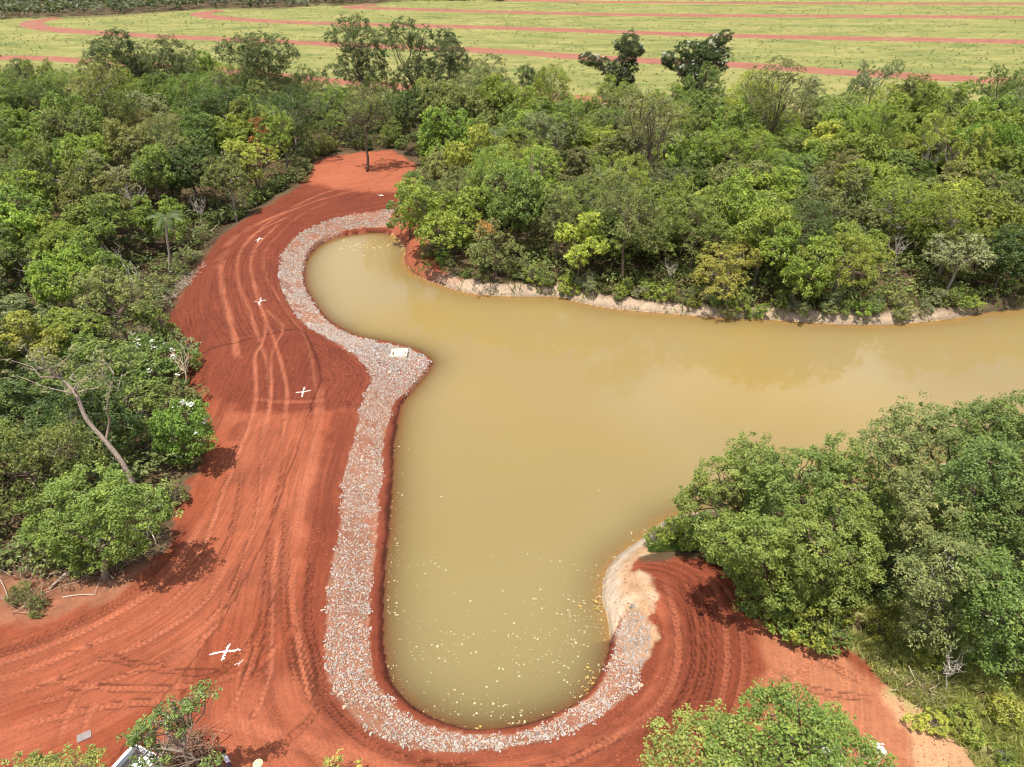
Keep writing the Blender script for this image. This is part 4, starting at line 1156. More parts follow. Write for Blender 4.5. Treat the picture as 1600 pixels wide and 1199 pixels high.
br.append((wiggle(lean[3], at_depth(178, 585, b0[1] + 2.4), 5, 0.04, r), 0.10, 0.03))
br.append((wiggle(at_depth(178, 585, b0[1] + 2.4), at_depth(160, 560, b0[1] + 3.0), 4, 0.06, r), 0.05, 0.02))
tc = np.concatenate([np.array(c[0])[2:] for c in br]) + r.normal(size=(sum(len(c[0]) - 2 for c in br), 3)) * 0.3
stick_tree("leaning_tree", [(lean, 0.24, 0.10)] + br, "long pale trunk leaning left through the lower left forest", (0.24, 0.185, 0.145), leafs=(tc, np.full(len(tc), 0.4)), leafcol=(0.21, 0.20, 0.09))
PLACED.append((b0[0], b0[1], 2.5))
M_FROND = M_LEAF
def palm(base_px, top_px, rad_px, label, seed):
    r = np.random.default_rng(seed)
    b = ground_at(*base_px); t = at_depth(*top_px, b[1])
    R = 0.82 * rad_px * proj(t)[2] / FPX
    root = empty("palm_tree", b)
    g = Geo(); p = wiggle((0, 0, -0.3), t - b, 7, 0.012, r)
    g.tube(p, np.linspace(0.20, 0.13, 7), 8)
    link("trunk", g.mesh("trunk", [M_BARK], True), root, color=(0.30, 0.25, 0.20))
    c0 = t - b
    def frond_mesh(drop, droop):
        C, Nn, L, TT = [], [], [], []
        k = 26
        P = [np.array([R * (i / k) * (1 - 0.25 * drop * (i / k)), 0, R * (0.45 * (1 - drop)) * (i / k) - droop * R * (i / k) ** 2.2]) for i in range(k + 1)]
        V = []; F = []
        for i in range(3, k):
            a = P[i]; w = (0.17 * R) * math.sin(math.pi * (0.12 + 0.83 * i / k)) + 0.05
            tng = P[i + 1] - P[i]; tng /= np.linalg.norm(tng)
            for s in (-1, 1):
                sd = np.array([0, s, 0]); e = a + sd * w + tng * w * 0.7 - np.array([0, 0, w * 0.75])
                n0 = len(V)
                V += [a - tng * 0.022, a + tng * 0.022, e * 0.6 + a * 0.4 + tng * 0.03, e, e * 0.6 + a * 0.4 - tng * 0.03]
                F += [(n0, n0 + 1, n0 + 2, n0 + 4), (n0 + 4, n0 + 2, n0 + 3, n0 + 3)]
        F = [f if f[3] != f[2] else f for f in F]
        me = bpy.data.meshes.new("frond")
        me.from_pydata([tuple(v) for v in V], [], [f[:3] if f[2] == f[3] else f for f in F])
        at_ = me.attributes.new("tint", 'FLOAT', 'POINT'); at_.data.foreach_set("value", np.clip(0.5 + 0.2 * r.normal(size=len(V)), 0, 1).astype(np.float32))
        me.materials.append(M_FROND)
        return me
    fm = [frond_mesh(-0.6, 0.75), frond_mesh(0.1, 0.9), frond_mesh(0.8, 1.0)]
    for i in range(16):
        m_ = fm[0 if i < 6 else (1 if i < 11 else 2)]
        o = link("frond", m_, root, tuple(c0), i * 2.4 + 0.3 * r.random(), 0.9 + 0.2 * r.random(), color=(0.105, 0.140, 0.048))
    tag(root, label, 'palm', "feather palms in the forest")
    PLACED.append((b[0], b[1], 8.0)); PLACED.append((b[0] * 0.95, b[1] - 6.0, 8.0))
palm((776,272), (774,206), 32, "feather palm in the dark gap above the vivid green tree", 1)
palm((268,432), (258,340), 36, "feather palm with a bare trunk beside the red embankment", 2)
palm((838,182), (838,140), 17, "small far palm against the pasture right of the tall trees", 3)
palm((215,262), (210,208), 26, "feather palm half hidden deep in the left forest", 4)

def bare_tree(base_px, top_px, spread_px, label, seed, color=(0.42, 0.36, 0.30), n=9, r0=0.09, fork=0.45):
    r = np.random.default_rng(seed)
    b = ground_at(*base_px); t = at_depth(*top_px, b[1])
    S = spread_px * proj(t)[2] / FPX; H = t[2] - b[2]
    f = b + (t - b) * fork
    ch = [(wiggle(b - np.array([0, 0, 0.2]), f, 5, 0.03, r), r0, r0 * 0.7)]
    for k in range(n):
        a = 6.28 * k / n + r.random()
        e = f + np.array([math.cos(a) * S * (0.4 + 0.6 * r.random()), math.sin(a) * S * (0.4 + 0.6 * r.random()), H * (1 - fork) * (0.55 + 0.45 * r.random())])
        q = wiggle(f, e, 6, 0.06, r)
        q[1:-1] += np.array([0, 0, -0.10 * H * (1 - fork)])
        ch.append((q, r0 * 0.5, 0.012))
        for j in range(3):
            s = q[2 + j]
            ch.append((wiggle(s, s + np.array([r.normal() * S * 0.28, r.normal() * S * 0.28, S * (0.2 + 0.3 * r.random())]), 4, 0.08, r), r0 * 0.22, 0.008))
    PLACED.append((b[0], b[1], 4.0)); PLACED.append((b[0] * 0.96, b[1] - 4.0, 5.0))
    return stick_tree("bare_tree", ch, label, color, group="leafless trees")
bare_tree((216,505), (212,400), 22, "pale leafless forked tree at the foot of the embankment", 31, r0=0.11)
bare_tree((186,440), (180,380), 15, "pale leafless tree just left of the forked one at the embankment", 32)
bare_tree((205,345), (208,290), 36, "wide grey leafless crown left of the trunked palm", 33, n=16, color=(0.34,0.31,0.26))
bare_tree((315,360), (312,300), 18, "thin leafless tree above the bend of the red embankment", 34)
bare_tree((291,620), (288,530), 18, "cream bare-twigged sapling beside the embankment slope", 35, color=(0.62,0.48,0.34), r0=0.07, n=10)
bare_tree((1480,1085), (1478,1010), 22, "pale dead branches hanging over the grass at lower right", 36, color=(0.5,0.45,0.38), r0=0.05)
bare_tree((1050,455), (1045,400), 18, "grey leafless tree over the far pale bank", 37, r0=0.07)
bare_tree((330,215), (325,240), 22, "grey bare crown in the middle of the left forest", 38, n=12, color=(0.36,0.33,0.28))

for k_, (bp_, tp_, lab_) in enumerate([((95,330),(92,255),"grey leafless treetop above the middle of the left forest"), ((60,470),(55,395),"bare pale limbs rising near the left edge, above the leaning trunk"),
        ((940,330),(940,250),"leafless grey tree in the middle of the right forest, left side"), ((1270,345),(1275,262),"leafless grey tree in the right forest below the tall olive tree"),
        ((1400,430),(1402,365),"bare twiggy tree in the front rows of the far bank, right side"), ((350,300),(348,225),"thin bare tree behind the bend of the embankment"), ((1450,300),(1452,225),"bare grey treetop left of the umbrella-crowned tree")]):
    bare_tree(bp_, tp_, 20, lab_, 60 + k_, color=(0.30, 0.26, 0.215), n=10, r0=0.10, fork=0.5)
# ---- the rest of the forest
def scatter_forest(P, zonef, wts, base_sp, seed, shapes):
    r = np.random.default_rng(seed)
    x0, x1, y0, y1 = P[:, 0].min(), P[:, 0].max(), P[:, 1].min(), P[:, 1].max()
    pts = np.column_stack([r.uniform(x0, x1, 26000), r.uniform(y0, y1, 26000)])
    pts = pts[inside(pts[:, 0], pts[:, 1], P)]
    tz = terrain(pts[:, 0], pts[:, 1])
    cnt = 0
    for (x, y), z in zip(pts, tz):
        u, v, d = proj((x, y, z + 4))
        if u < -90 or u > 1690 or v > 1300:
            continue
        sp = min(base_sp + max(0, (y - 70)) * 0.015, 5.9)
        if not clear(x, y, sp):
            continue
        PLACED.append((x, y, sp))
        cnt += 1
        zone = zonef(x, y, u, v)
        shape = shapes[r.choice(len(shapes), p=wts[1])]
        cw = list(wts[0](zone, r))[0]
        R = {'round': 4.2, 'lobed': 4.2, 'open': 4.6, 'fine': 3.6}[shape]
        sc_ = sp * (0.72 + 0.34 * r.random()) / R * (0.80 if y > 150 else 1.0)
        plant(shape, {'round': "broadleaf_tree", 'lobed': "bushy_tree", 'open': "open_tree", 'fine': "feathery_tree"}[shape], (x, y, z - 0.1), sc_, cw, r, zone)
    print("forest", cnt)
cw_names = list(COLORS)
def pick_left(zone, r):
    yield cw_names[r.choice(6, p=[0.14, 0.03, 0.38, 0.17, 0.20, 0.08])]
def pick_right(zone, r):
    yield cw_names[r.choice(6, p=[0.33, 0.08, 0.33, 0.07, 0.12, 0.07])]
def zone_left(x, y, u, v):
    return 'lower left forest' if y < 75 else ('left forest beside the embankment' if y < 115 and u > 180 else ('middle of the left forest' if y < 145 else 'left forest by the pasture'))
def zone_right(x, y, u, v):
    return 'front row on the far bank' if y < 92 else ('second row behind the far bank' if y < 112 else ('middle of the right forest' if y < 145 else 'right forest by the pasture'))
SH = ['round', 'lobed', 'open', 'fine']
scatter_forest(leftF, zone_left, (pick_left, [0.24, 0.34, 0.20, 0.22]), 4.6, 201, SH)
scatter_forest(rightF, zone_right, (pick_right, [0.26, 0.40, 0.13, 0.21]), 4.9, 202, SH)
SHW = {'round': 'round dense tree', 'lobed': 'bushy many-headed tree', 'open': 'tall open tree', 'fine': 'thin feathery tree', 'shrub': 'low shrub'}
ORD = ["first", "second", "third", "fourth", "fifth", "sixth", "seventh", "eighth", "ninth", "tenth", "eleventh", "twelfth", "thirteenth", "fourteenth", "fifteenth", "sixteenth", "seventeenth", "eighteenth", "nineteenth", "twentieth", "twenty-first", "twenty-second", "twenty-third", "twenty-fourth", "twenty-fifth", "twenty-sixth", "twenty-seventh", "twenty-eighth"]
def label_forest(lst, grp):
    sets = {}
    for e in lst:
        sets.setdefault((e[1], e[2], e[3]), []).append(e)
    for (cw, sh, zn), es in sets.items():
        es.sort(key=lambda e: e[4])
        for i, e in enumerate(es):
            lab = f"{cw} {SHW[sh]}" + (f", {ORD[min(i, 27)]} such from the left" if len(es) > 1 else ", the only such one") + f", {zn}"
            e[0]['label'] = lab
            e[0]['group'] = grp.get(zn, zn)
label_forest(FOREST, {})

# shrubs along the edges
FOREST.clear()
r = np.random.default_rng(310)
def shrub_line(px, n, spread, zone, words, smin=0.6, smax=1.2):
    P = resample(np.array([ground_at(u, v)[:2] for u, v in px]), 0.5)
    for i in range(n):
        p = P[int((i + r.random()) * (len(P) - 1) / n)] + r.normal(size=2) * spread
        z = ter1(p[0], p[1])
        if inside(p[:1], p[1:2], waterPoly)[0]:
            continue
        plant('shrub', "shrub", (p[0], p[1], z - 0.1), smin + (smax - smin) * r.random(), words[r.integers(len(words))], r, zone, 'shrub')
shrub_line([(745,424),(800,432),(870,444),(960,460),(1060,472),(1150,479),(1300,486),(1420,484),(1520,474)], 60, 0.55, 'on the far pale bank', ['mid-green', 'olive green', 'bright green', 'grey-green'], 0.4, 0.95)
shrub_line([(620,232),(560,234),(505,242),(468,262),(462,285),(400,322),(340,352)], 24, 0.8, 'fringing the red clearing', ['mid-green', 'dark green', 'olive green'], 0.8, 1.5)
shrub_line([(300,408),(240,478),(225,520),(268,580),(300,640),(302,700),(262,780)], 16, 0.8, 'fringing the embankment slope', ['olive green', 'mid-green', 'grey-green'], 0.6, 1.2)
shrub_line([(1030,850),(1060,848),(1110,860),(1150,878),(1190,910)], 10, 0.5, 'by the pale sand', ['bright green', 'mid-green'], 0.55, 0.8)
shrub_line([(1300,965),(1340,985),(1390,1010),(1450,1040),(1520,1060),(1590,1080)], 8, 0.9, 'on the grassy patch', ['yellow-green', 'bright green'], 0.35, 0.65)
shrub_line([(1120,872),(1160,895),(1205,940),(1245,985),(1290,992)], 26, 0.5, 'below the grove', ['bright green', 'mid-green'], 0.7, 1.2)
shrub_line([(640,300),(655,340),(680,395),(715,425),(745,440)], 12, 0.5, 'on the red point', ['bright green', 'mid-green', 'olive green'], 0.5, 0.9)
shrub_line([(1440,1120),(1500,1150),(1560,1180),(1600,1120)], 10, 1.2, 'in the lower right corner', ['yellow-green', 'bright green'], 0.35, 0.7)
shrub_line([(30,940),(60,955),(75,950)], 3, 0.3, 'below the brush pile', ['olive green'], 0.35, 0.5)
label_forest(FOREST, {})

# ---- undergrowth: the mass of leaves below the crowns
def mass(name, P, n, hmax, tuft, leaf, per, colr, label, seed, ymax=400, dens=None, lo=0.0):
    r = np.random.default_rng(seed)
    x0, x1, y0, y1 = P[:, 0].min(), P[:, 0].max(), P[:, 1].min(), min(P[:, 1].max(), ymax)
    y = y0 + (y1 - y0) * r.random(n * 4) ** 1.4
    x = r.uniform(x0, x1, n * 4)
    ok_ = inside(x, y, P)
    uu = 800 + FPX * x / (y * CP + 36 * SP)
    ok_ &= (uu > -150) & (uu < 1750)
    x = x[ok_][:n]; y = y[ok_][:n]
    z = terrain(x, y)
    good = ~inside(x, y, waterPoly)
    x, y, z = x[good], y[good], z[good]
    h = lo + hmax * fbm(x * 0.3, y * 0.3, 3) * r.random(len(x)) ** 0.6
    T = np.column_stack([x, y, z + h])
    V, F, t = tufts_to_leaves(T, np.full(len(x), tuft) * (0.7 + 0.6 * r.random(len(x))), np.tile([0, 0, 1.0], (len(x), 1)), per, leaf, r)
    o = link(name, mesh_np(name, V, F, [M_LEAF], False, {"tint": ('FLOAT', t)}), color=colr)
    return tag(o, label, 'undergrowth', kind='stuff')
leftU = W([(-500,172),(0,160),(150,146),(300,146),(480,165),(600,182),(640,190),(618,236),(560,239),(505,247),(474,268),(472,292),(400,328),(345,358),(300,415),(245,490),(236,525),(285,585),(312,640),(318,690),(284,772),(255,850),(190,905),(120,915),(0,915),(-300,915)], 1.2)
mass("undergrowth", leftU, 8200, 3.6, 0.85, 0.42, 12, (0.135, 0.165, 0.050), "mass of undergrowth filling the left forest", 401)
mass("undergrowth", rightF, 8600, 3.6, 0.85, 0.42, 12, (0.155, 0.190, 0.050), "mass of undergrowth filling the right forest", 402)
groveF = W([(1045,842),(1100,850),(1160,872),(1225,930),(1300,960),(1400,960),(1480,1010),(1600,1040),(1900,1000),(1900,640),(1600,700),(1450,742),(1350,768),(1250,792),(1160,802),(1080,815)], 1.2)
mass("undergrowth", groveF, 2600, 2.2, 0.5, 0.24, 16, (0.125, 0.175, 0.042), "mass of low growth under the lower right grove", 403)
def blades(name, P, n, hgt, colr, label, seed, thr=0.45, wid=0.03):
    r = np.random.default_rng(seed)
    x = r.uniform(P[:, 0].min(), P[:, 0].max(), n); y = r.uniform(P[:, 1].min(), P[:, 1].max(), n)
    ok_ = inside(x, y, P) & (fbm(x * 0.8, y * 0.8, 3) + 0.15 * r.random(n) > thr)
    x, y = x[ok_], y[ok_]; z = terrain(x, y); k = len(x)
    a = r.random(k) * 6.28; h = hgt * (0.5 + 0.8 * r.random(k)) * (0.5 + fbm(x * 0.5, y * 0.5, 2))
    dx, dy = np.cos(a) * wid, np.sin(a) * wid
    lx, ly = r.normal(size=k) * h * 0.45, r.normal(size=k) * h * 0.45
    V = np.stack([np.column_stack([x - dx, y - dy, z - 0.03]), np.column_stack([x + dx, y + dy, z - 0.03]), np.column_stack([x + dx * 0.6 + lx * 0.5, y + dy * 0.6 + ly * 0.5, z + h * 0.65]), np.column_stack([x + lx, y + ly, z + h])], 1).reshape(-1, 3)
    t = np.repeat(np.clip(0.5 + 0.25 * r.normal(size=k), 0, 1), 4)
    o = link(name, mesh_np(name, V, np.arange(4 * k).reshape(k, 4), [M_LEAF], False, {"tint": ('FLOAT', t)}), color=colr)
    return tag(o, label, 'grass', kind='stuff')
blades("grass", grassR, 120000, 0.6, (0.360, 0.365, 0.120), "tall pale green grass below the lower right grove", 411, 0.42)
farShoreP = np.vstack([farW[(farW[:, 0] > -14)], (farW[(farW[:, 0] > -14)] + np.array([0, 5.0]))[::-1]])
blades("grass", farShoreP, 26000, 0.7, (0.150, 0.200, 0.050), "green grass tufts hanging along the far pale bank", 412, 0.53, 0.05)
nearTip = W([(1012,868),(1030,838),(1060,815),(1120,815),(1170,885),(1100,868)], 1.0)
blades("grass", nearTip, 9000, 0.6, (0.135, 0.205, 0.048), "green grass between the sand and the grove", 413, 0.3)

# pasture tufts
r = np.random.default_rng(420)
n = 8000
x = r.uniform(-420, 620, n * 3); y = 150 + 520 * r.random(n * 3) ** 1.1
ply = np.interp(x, pastF[:, 0], pastF[:, 1])
pu = 800 + FPX * x / (y * CP + 36 * SP)
ok_ = (y > ply + 4) & (pu > -120) & (pu < 1720) & (fbm(x * 0.03, y * 0.06, 3) + 0.3 * r.random(len(x)) > 0.55)
for pts, hw in terraces:
    ok_ &= dist_poly(x, y, resample(W(pts, 2.0), 12.0)) > hw * 1.3
x, y = x[ok_][:n], y[ok_][:n]
T = np.column_stack([x, y, np.full(len(x), 2.05)])
V, F, t = tufts_to_leaves(T, 0.30 + 0.5 * r.random(len(x)) ** 2.5, np.tile([0, 0, 1.0], (len(x), 1)), 6, 0.50, r)
tag(link("pasture_weeds", mesh_np("pasture_weeds", V, F, [M_LEAF], False, {"tint": ('FLOAT', t)}), color=(0.105, 0.125, 0.040)), "dark green weed tufts dotted over the pasture", 'weeds', kind='stuff')
# woods beyond the pasture
n = 9000
x = r.uniform(-560, 0, n); y = r.uniform(420, 760, n)
edge = woods_edge
ok_ = y > np.interp(x, edge[:, 0], edge[:, 1]) + 2
x, y = x[ok_], y[ok_]
T = np.column_stack([x, y, 2.0 + 1.0 + 7.0 * fbm(x * 0.10, y * 0.10, 2) * r.random(len(x)) ** 0.5])
V, F, t = tufts_to_leaves(T, 2.0 + 1.4 * r.random(len(x)), np.tile([0, 0, 1.0], (len(x), 1)), 9, 2.5, r)
tag(link("distant_woods", mesh_np("distant_woods", V, F, [M_LEAF], False, {"tint": ('FLOAT', t)}), color=(0.098, 0.112, 0.060)), "far dark wood along the top left of the pasture", 'woods', kind='stuff')
# ------------------------------------------------------------------ WATER DEBRIS
def flakes(name, pts, rad, col, label, seed, cat, thick=0.012, z=0.006):
    r = np.random.default_rng(seed)
    n = len(pts); k = 7
    a = np.linspace(0, 2 * math.pi, k, endpoint=False)[None] + r.normal(size=(n, k)) * 0.18
    R = np.asarray(rad)[:, None] * (0.55 + 0.7 * r.random((n, k)))
    el = 0.6 + 0.5 * r.random((n, 1)); th = r.random((n, 1)) * 6.28
    px_, py_ = np.cos(a) * R, np.sin(a) * R * el
    X = pts[:, :1] + px_ * np.cos(th) - py_ * np.sin(th); Y = pts[:, 1:2] + px_ * np.sin(th) + py_ * np.cos(th)
    V = np.concatenate([np.stack([X, Y, np.full_like(X, z)], 2), np.column_stack([pts[:, 0], pts[:, 1], np.full(n, z + thick)])[:, None, :]], 1).reshape(-1, 3)
    b = np.arange(n)[:, None] * (k + 1)
    F = np.concatenate([np.stack([b[:, 0] + i, b[:, 0] + (i + 1) % k, b[:, 0] + k], 1) for i in range(k)])
    m_ = simple_mat(name + "_surface", col, 0.8, 0.3, 2.5)
    return tag(link(name, mesh_np(name, V, F, [m_])), label, cat, kind='stuff')
r = np.random.default_rng(600)
def scum(n, fn):
    q = []
    while len(q) < n:
        p = fn()
        if p is not None:
            q.append(p)
    return np.array(q)
def in_water(u, v, margin=0.15):
    p = unproj(u, v, 0.0)
    if not inside(p[:1], p[1:2], waterPoly)[0]:
        return None
    return p[:2]
def f_main():
    u, v = r.uniform(600, 955), 860 + 280 * r.random() ** 0.85
    cl = fbm(np.array([u * 0.010 + v * 0.006]), np.array([v * 0.045 - u * 0.012]), 4)[0]
    return in_water(u, v) if r.random() < (0.06 + ss(0.47, 0.62, cl)) else None
def f_left():
    v = r.uniform(690, 960); return in_water(612 + abs(r.normal()) * 13 - (v - 690) * 0.03, v)
def f_right():
    t = r.random(); u = 945 + 85 * t * t - abs(r.normal()) * 20; v = 985 - 160 * t; return in_water(u, v)
def f_wide():
    return in_water(r.uniform(620, 1590), r.uniform(480, 870)) if r.random() < 0.5 else None
A = np.concatenate([scum(1050, f_main), scum(170, f_left), scum(180, f_right), scum(110, f_wide)])
flakes("floating_debris", A, 0.014 + 0.075 * r.random(len(A)) ** 4.5, (0.35, 0.300, 0.170), "pale scum flakes and leaves floating on the pond", 601, 'debris')
B = np.concatenate([scum(150, f_main), scum(60, f_wide)])
flakes("dark_debris", B, 0.03 + 0.10 * r.random(len(B)) ** 2, (0.20, 0.135, 0.06), "brown sunken leaf litter showing at the pond surface", 602, 'debris', 0.008)
def f_arm():
    u, v = r.uniform(530, 632), 385 + r.normal() * 6
    return in_water(u, v)
Cc = scum(110, f_arm)
flakes("arm_scum", Cc, 0.05 + 0.16 * r.random(len(Cc)) ** 1.6, (0.36, 0.28, 0.11), "yellow scum drifting at the far end of the small arm", 603, 'debris', 0.01)
M_FOAM = simple_mat("yellow_foam", (0.34, 0.215, 0.065), 0.85, 0.3, 5.0, bump=0.4)
FOAMS = [(919,1084,"lowest yellow foam clump by the right bank"), (924,1064,"largest yellow foam clump by the right bank"), (914,1068,"yellow foam clump left of the largest one"),
         (917,1042,"yellow foam clump above the largest one"), (935,944,"orange foam clump under the pale sand"), (930,938,"orange foam clump touching the one under the pale sand"),
         (907,950,"small round foam clump away from the pale sand"), (743,1138,"foam clump at the bottom tip of the pond")]
for i, (u, v, lab) in enumerate(FOAMS):
    p = unproj(u, v, 0.0); rr = np.random.default_rng(700 + i)
    g = Geo()
    for k in range(9 if i in (1, 4) else 5):
        c = np.array([rr.normal() * 0.16, rr.normal() * 0.24, 0.0]); s = 0.04 + 0.065 * rr.random()
        vv, ff = STONES[k % 10]
        g.add(vv * s * np.array([1.3, 1.3, 0.5]) + c + np.array([0, 0, s * 0.1]), ff)
    tag(link("foam_clump", g.mesh("foam_clump", [M_FOAM], True), None, (p[0], p[1], 0.01)), lab, 'foam', "foam clumps along the pond edge")

# soil clods
r = np.random.default_rng(610)
n = 60000
cx = r.uniform(-30, 24, n); cy = 20 + 62 * r.random(n) ** 1.3
ok_ = inside(cx, cy, bareP) & ~inside(cx, cy, ripPoly) & ~inside(cx, cy, corrPoly) & ~inside(cx, cy, waterPoly)
ok_ &= (fbm(cx * 0.35 + 11, cy * 0.35, 4) + 0.22 * r.random(n)) > 0.60
cx, cy = cx[ok_][:13000], cy[ok_][:13000]
cz = terrain(cx, cy)
octv = np.array([(1, 0, 0), (-1, 0, 0), (0, 1, 0), (0, -1, 0), (0, 0, 0.8)], float)
octf = np.array([(0, 2, 4), (2, 1, 4), (1, 3, 4), (3, 0, 4)])
s = 0.018 + 0.05 * r.random(len(cx)) ** 3
th = r.random(len(cx)) * 6.28
V = octv[None] * s[:, None, None] * (0.7 + 0.6 * r.random((len(cx), 5, 1)))
V = np.stack([V[..., 0] * np.cos(th)[:, None] - V[..., 1] * np.sin(th)[:, None], V[..., 0] * np.sin(th)[:, None] + V[..., 1] * np.cos(th)[:, None], V[..., 2]], 2) + np.column_stack([cx, cy, cz])[:, None, :]
F = (octf[None] + (np.arange(len(cx)) * 5)[:, None, None]).reshape(-1, 3)
M_CLOD = simple_mat("soil_clod", (0.27, 0.075, 0.036), 0.95, 0.4, 1.0)
tag(link("soil_clods", mesh_np("soil_clods", V.reshape(-1, 3), F, [M_CLOD])), "loose clods of red earth on the bare ground", 'soil', kind='stuff')

# ------------------------------------------------------------------ LIME CROSSES
M_LIME = simple_mat("white_lime", (0.64, 0.60, 0.56), 0.95, 0.35, 5.0)
def lime_cross(strokes, width, label, seed):
    rr = np.random.default_rng(seed)
    width *= 0.75
    P0 = ground_at(*np.mean([s[0] for s in strokes] + [s[1] for s in strokes], axis=0))
    V, F = [], []
    for j, (a, b) in enumerate(strokes):
        A_, B_ = ground_at(*a), ground_at(*b)
        k = 40
        t = np.linspace(0, 1, k)
        L = A_[None, :2] + (B_ - A_)[None, :2] * t[:, None]
        d = (B_ - A_)[:2]; d /= np.linalg.norm(d); nrm = np.array([-d[1], d[0]])
        L = L + nrm[None] * (0.10 * (fbm(t * 4 + seed, t * 0 + j, 2) - 0.5))[:, None]
        taper = np.sqrt(np.clip(np.minimum(t, 1 - t) * 9, 0.06, 1))
        for s_ in range(k):
            for e in (-1, -0.4, 0.4, 1):
                wv_ = width * taper[s_] * (1 + (0.55 * rr.normal() if abs(e) == 1 else 0))
                q = L[s_] + nrm * e * wv_ * 0.5
                V.append((q[0], q[1], 0.006 + (0.004 * j) + (0.028 if abs(e) < 1 else -0.004 * rr.random())))
        o0 = j * k * 4
        for s_ in range(k - 1):
            for e in range(3):
                F.append((o0 + s_ * 4 + e, o0 + s_ * 4 + e + 1, o0 + (s_ + 1) * 4 + e + 1, o0 + (s_ + 1) * 4 + e))
    V = np.array(V); V[:, 2] += terrain(V[:, 0], V[:, 1])
    o = link("lime_cross", mesh_np("lime_cross", V - P0, F, [M_LIME]), None, P0)
    return tag(o, label, 'ground mark', "white crosses along the embankment")
lime_cross([((327,1023), (377,1015)), ((345,1033), (360,1006))], 0.17, "largest white powder cross, on the wide road at lower left", 1)
lime_cross([((462,614), (486,610)), ((471,621), (476,605))], 0.15, "white powder cross on the embankment left of the stone cape", 2)
lime_cross([((397,472), (416,469)), ((404,477), (408,465))], 0.15, "white powder cross in the middle of the curving wheel tracks", 3)
lime_cross([((398,376), (411,373)), ((402,379), (406,371))], 0.14, "white powder cross at the upper bend of the embankment", 4)
lime_cross([((590,305), (600,306)), ((593,307), (597,304))], 0.16, "faint white powder cross near the clearing, by the bank trees", 5)
lime_cross([((366,1040), (376,1036)), ((376,1036), (381,1031)), ((373,1041), (376,1034))], 0.05, "thin white scribble just below the largest cross", 6)
# ------------------------------------------------------------------ GREY BOARD
p = ground_at(132, 1152)
g = Geo(); g.box((0, 0, 0.02), (0.62, 0.42, 0.035), 0.0)
bd = empty("grey_board", (p[0], p[1], p[2] + 0.05), 0.55)
link("panel", g.mesh("panel", [simple_mat("weathered_panel", (0.19, 0.165, 0.155), 0.8, 0.2, 9.0)]), bd)
g = Geo()
for sx, sy, lx, ly in ((0, 0.215, 0.66, 0.03), (0, -0.215, 0.66, 0.03), (0.318, 0, 0.03, 0.40), (-0.318, 0, 0.03, 0.40)):
    g.box((sx, sy, 0.024), (lx, ly, 0.05))
link("frame", g.mesh("frame", [simple_mat("board_frame", (0.24, 0.21, 0.19), 0.7, 0.2)]), bd)
tag(bd, "small grey board lying on the red soil at lower left", 'board')

# ------------------------------------------------------------------ CONCRETE INLET ON THE CAPE
p = ground_at(624, 555)
inl = empty("concrete_inlet", (p[0], p[1], p[2]), 0.05)
M_CONC = simple_mat("cream_concrete", (0.62, 0.55, 0.43), 0.85, 0.15, 5.0, bump=0.2)
def rounded(hx, hy, rad, k=5):
    pts = []
    for cx_, cy_, a0 in ((hx - rad, hy - rad, 0), (-hx + rad, hy - rad, 90), (-hx + rad, -hy + rad, 180), (hx - rad, -hy + rad, 270)):
        for i in range(k):
            a = math.radians(a0 + 90 * i / (k - 1)); pts.append((cx_ + rad * math.cos(a), cy_ + rad * math.sin(a)))
    return np.array(pts)
po, pi_ = rounded(0.86, 0.80, 0.2), rounded(0.72, 0.66, 0.1)
n = len(po)
V = np.concatenate([np.column_stack([po, np.full(n, -0.3)]), np.column_stack([po, np.full(n, 0.34)]), np.column_stack([pi_, np.full(n, 0.34)]), np.column_stack([pi_, np.full(n, 0.05)])])
F = []
for a, b in ((0, 1), (1, 2), (2, 3)):
    for i in range(n):
        j = (i + 1) % n; F.append((a * n + i, a * n + j, b * n + j, b * n + i))
link("rim", mesh_np("rim", V, F, [M_CONC]), inl)
g = Geo(); g.box((0, 0, 0.10), (1.42, 1.30, 0.16))
link("slab", g.mesh("slab", [simple_mat("slab_concrete", (0.55, 0.52, 0.46), 0.85, 0.3, 4.0)]), inl)
M_HOLE = simple_mat("dark_opening", (0.16, 0.09, 0.05), 0.9, 0.3)
for x, y, w_, h_ in ((-0.60, 0.0, 0.14, 0.9), (0.48, 0.32, 0.22, 0.2), (0.50, -0.28, 0.18, 0.2), (-0.22, -0.42, 0.12, 0.16), (0.64, 0.05, 0.10, 0.5)):
    g = Geo(); g.box((x, y, 0.185), (w_, h_, 0.02)); link("opening", g.mesh("opening", [M_HOLE]), inl)
tag(inl, "cream square concrete inlet frame on the stone cape", 'inlet')

# ------------------------------------------------------------------ FALLEN LOGS AND BRUSH
def fallen(pxs, r0, r1, label, seed, color=(0.33, 0.26, 0.20), nb=3):
    rr = np.random.default_rng(seed)
    P = np.array([ground_at(u, v) + np.array([0, 0, r0 * 0.8 + h]) for u, v, h in pxs])
    ch = [(P, r0, r1)]
    for k in range(nb):
        s_ = P[0] + (P[-1] - P[0]) * (0.5 + 0.5 * rr.random())
        ch.append((wiggle(s_, s_ + np.array([rr.normal() * 0.8, rr.normal() * 0.8, 0.3 + 0.4 * rr.random()]), 4, 0.1, rr), r1 * 0.6, 0.012))
    return stick_tree("fallen_log", ch, label, color, 'log', group="felled wood at the forest edge")
fallen([(78,922,0), (105,902,0.25), (132,890,0.5)], 0.10, 0.06, "thick grey log below the rounded tree at lower left", 1)
fallen([(178,905,0), (160,894,0.2), (142,888,0.4)], 0.06, 0.04, "pale forked branch right of the thick grey log", 2, (0.45, 0.38, 0.30))
fallen([(215,845,0.9), (232,835,1.0), (245,850,0.3)], 0.06, 0.04, "bent pale branch sticking out under the rounded tree", 3, (0.45, 0.40, 0.34))
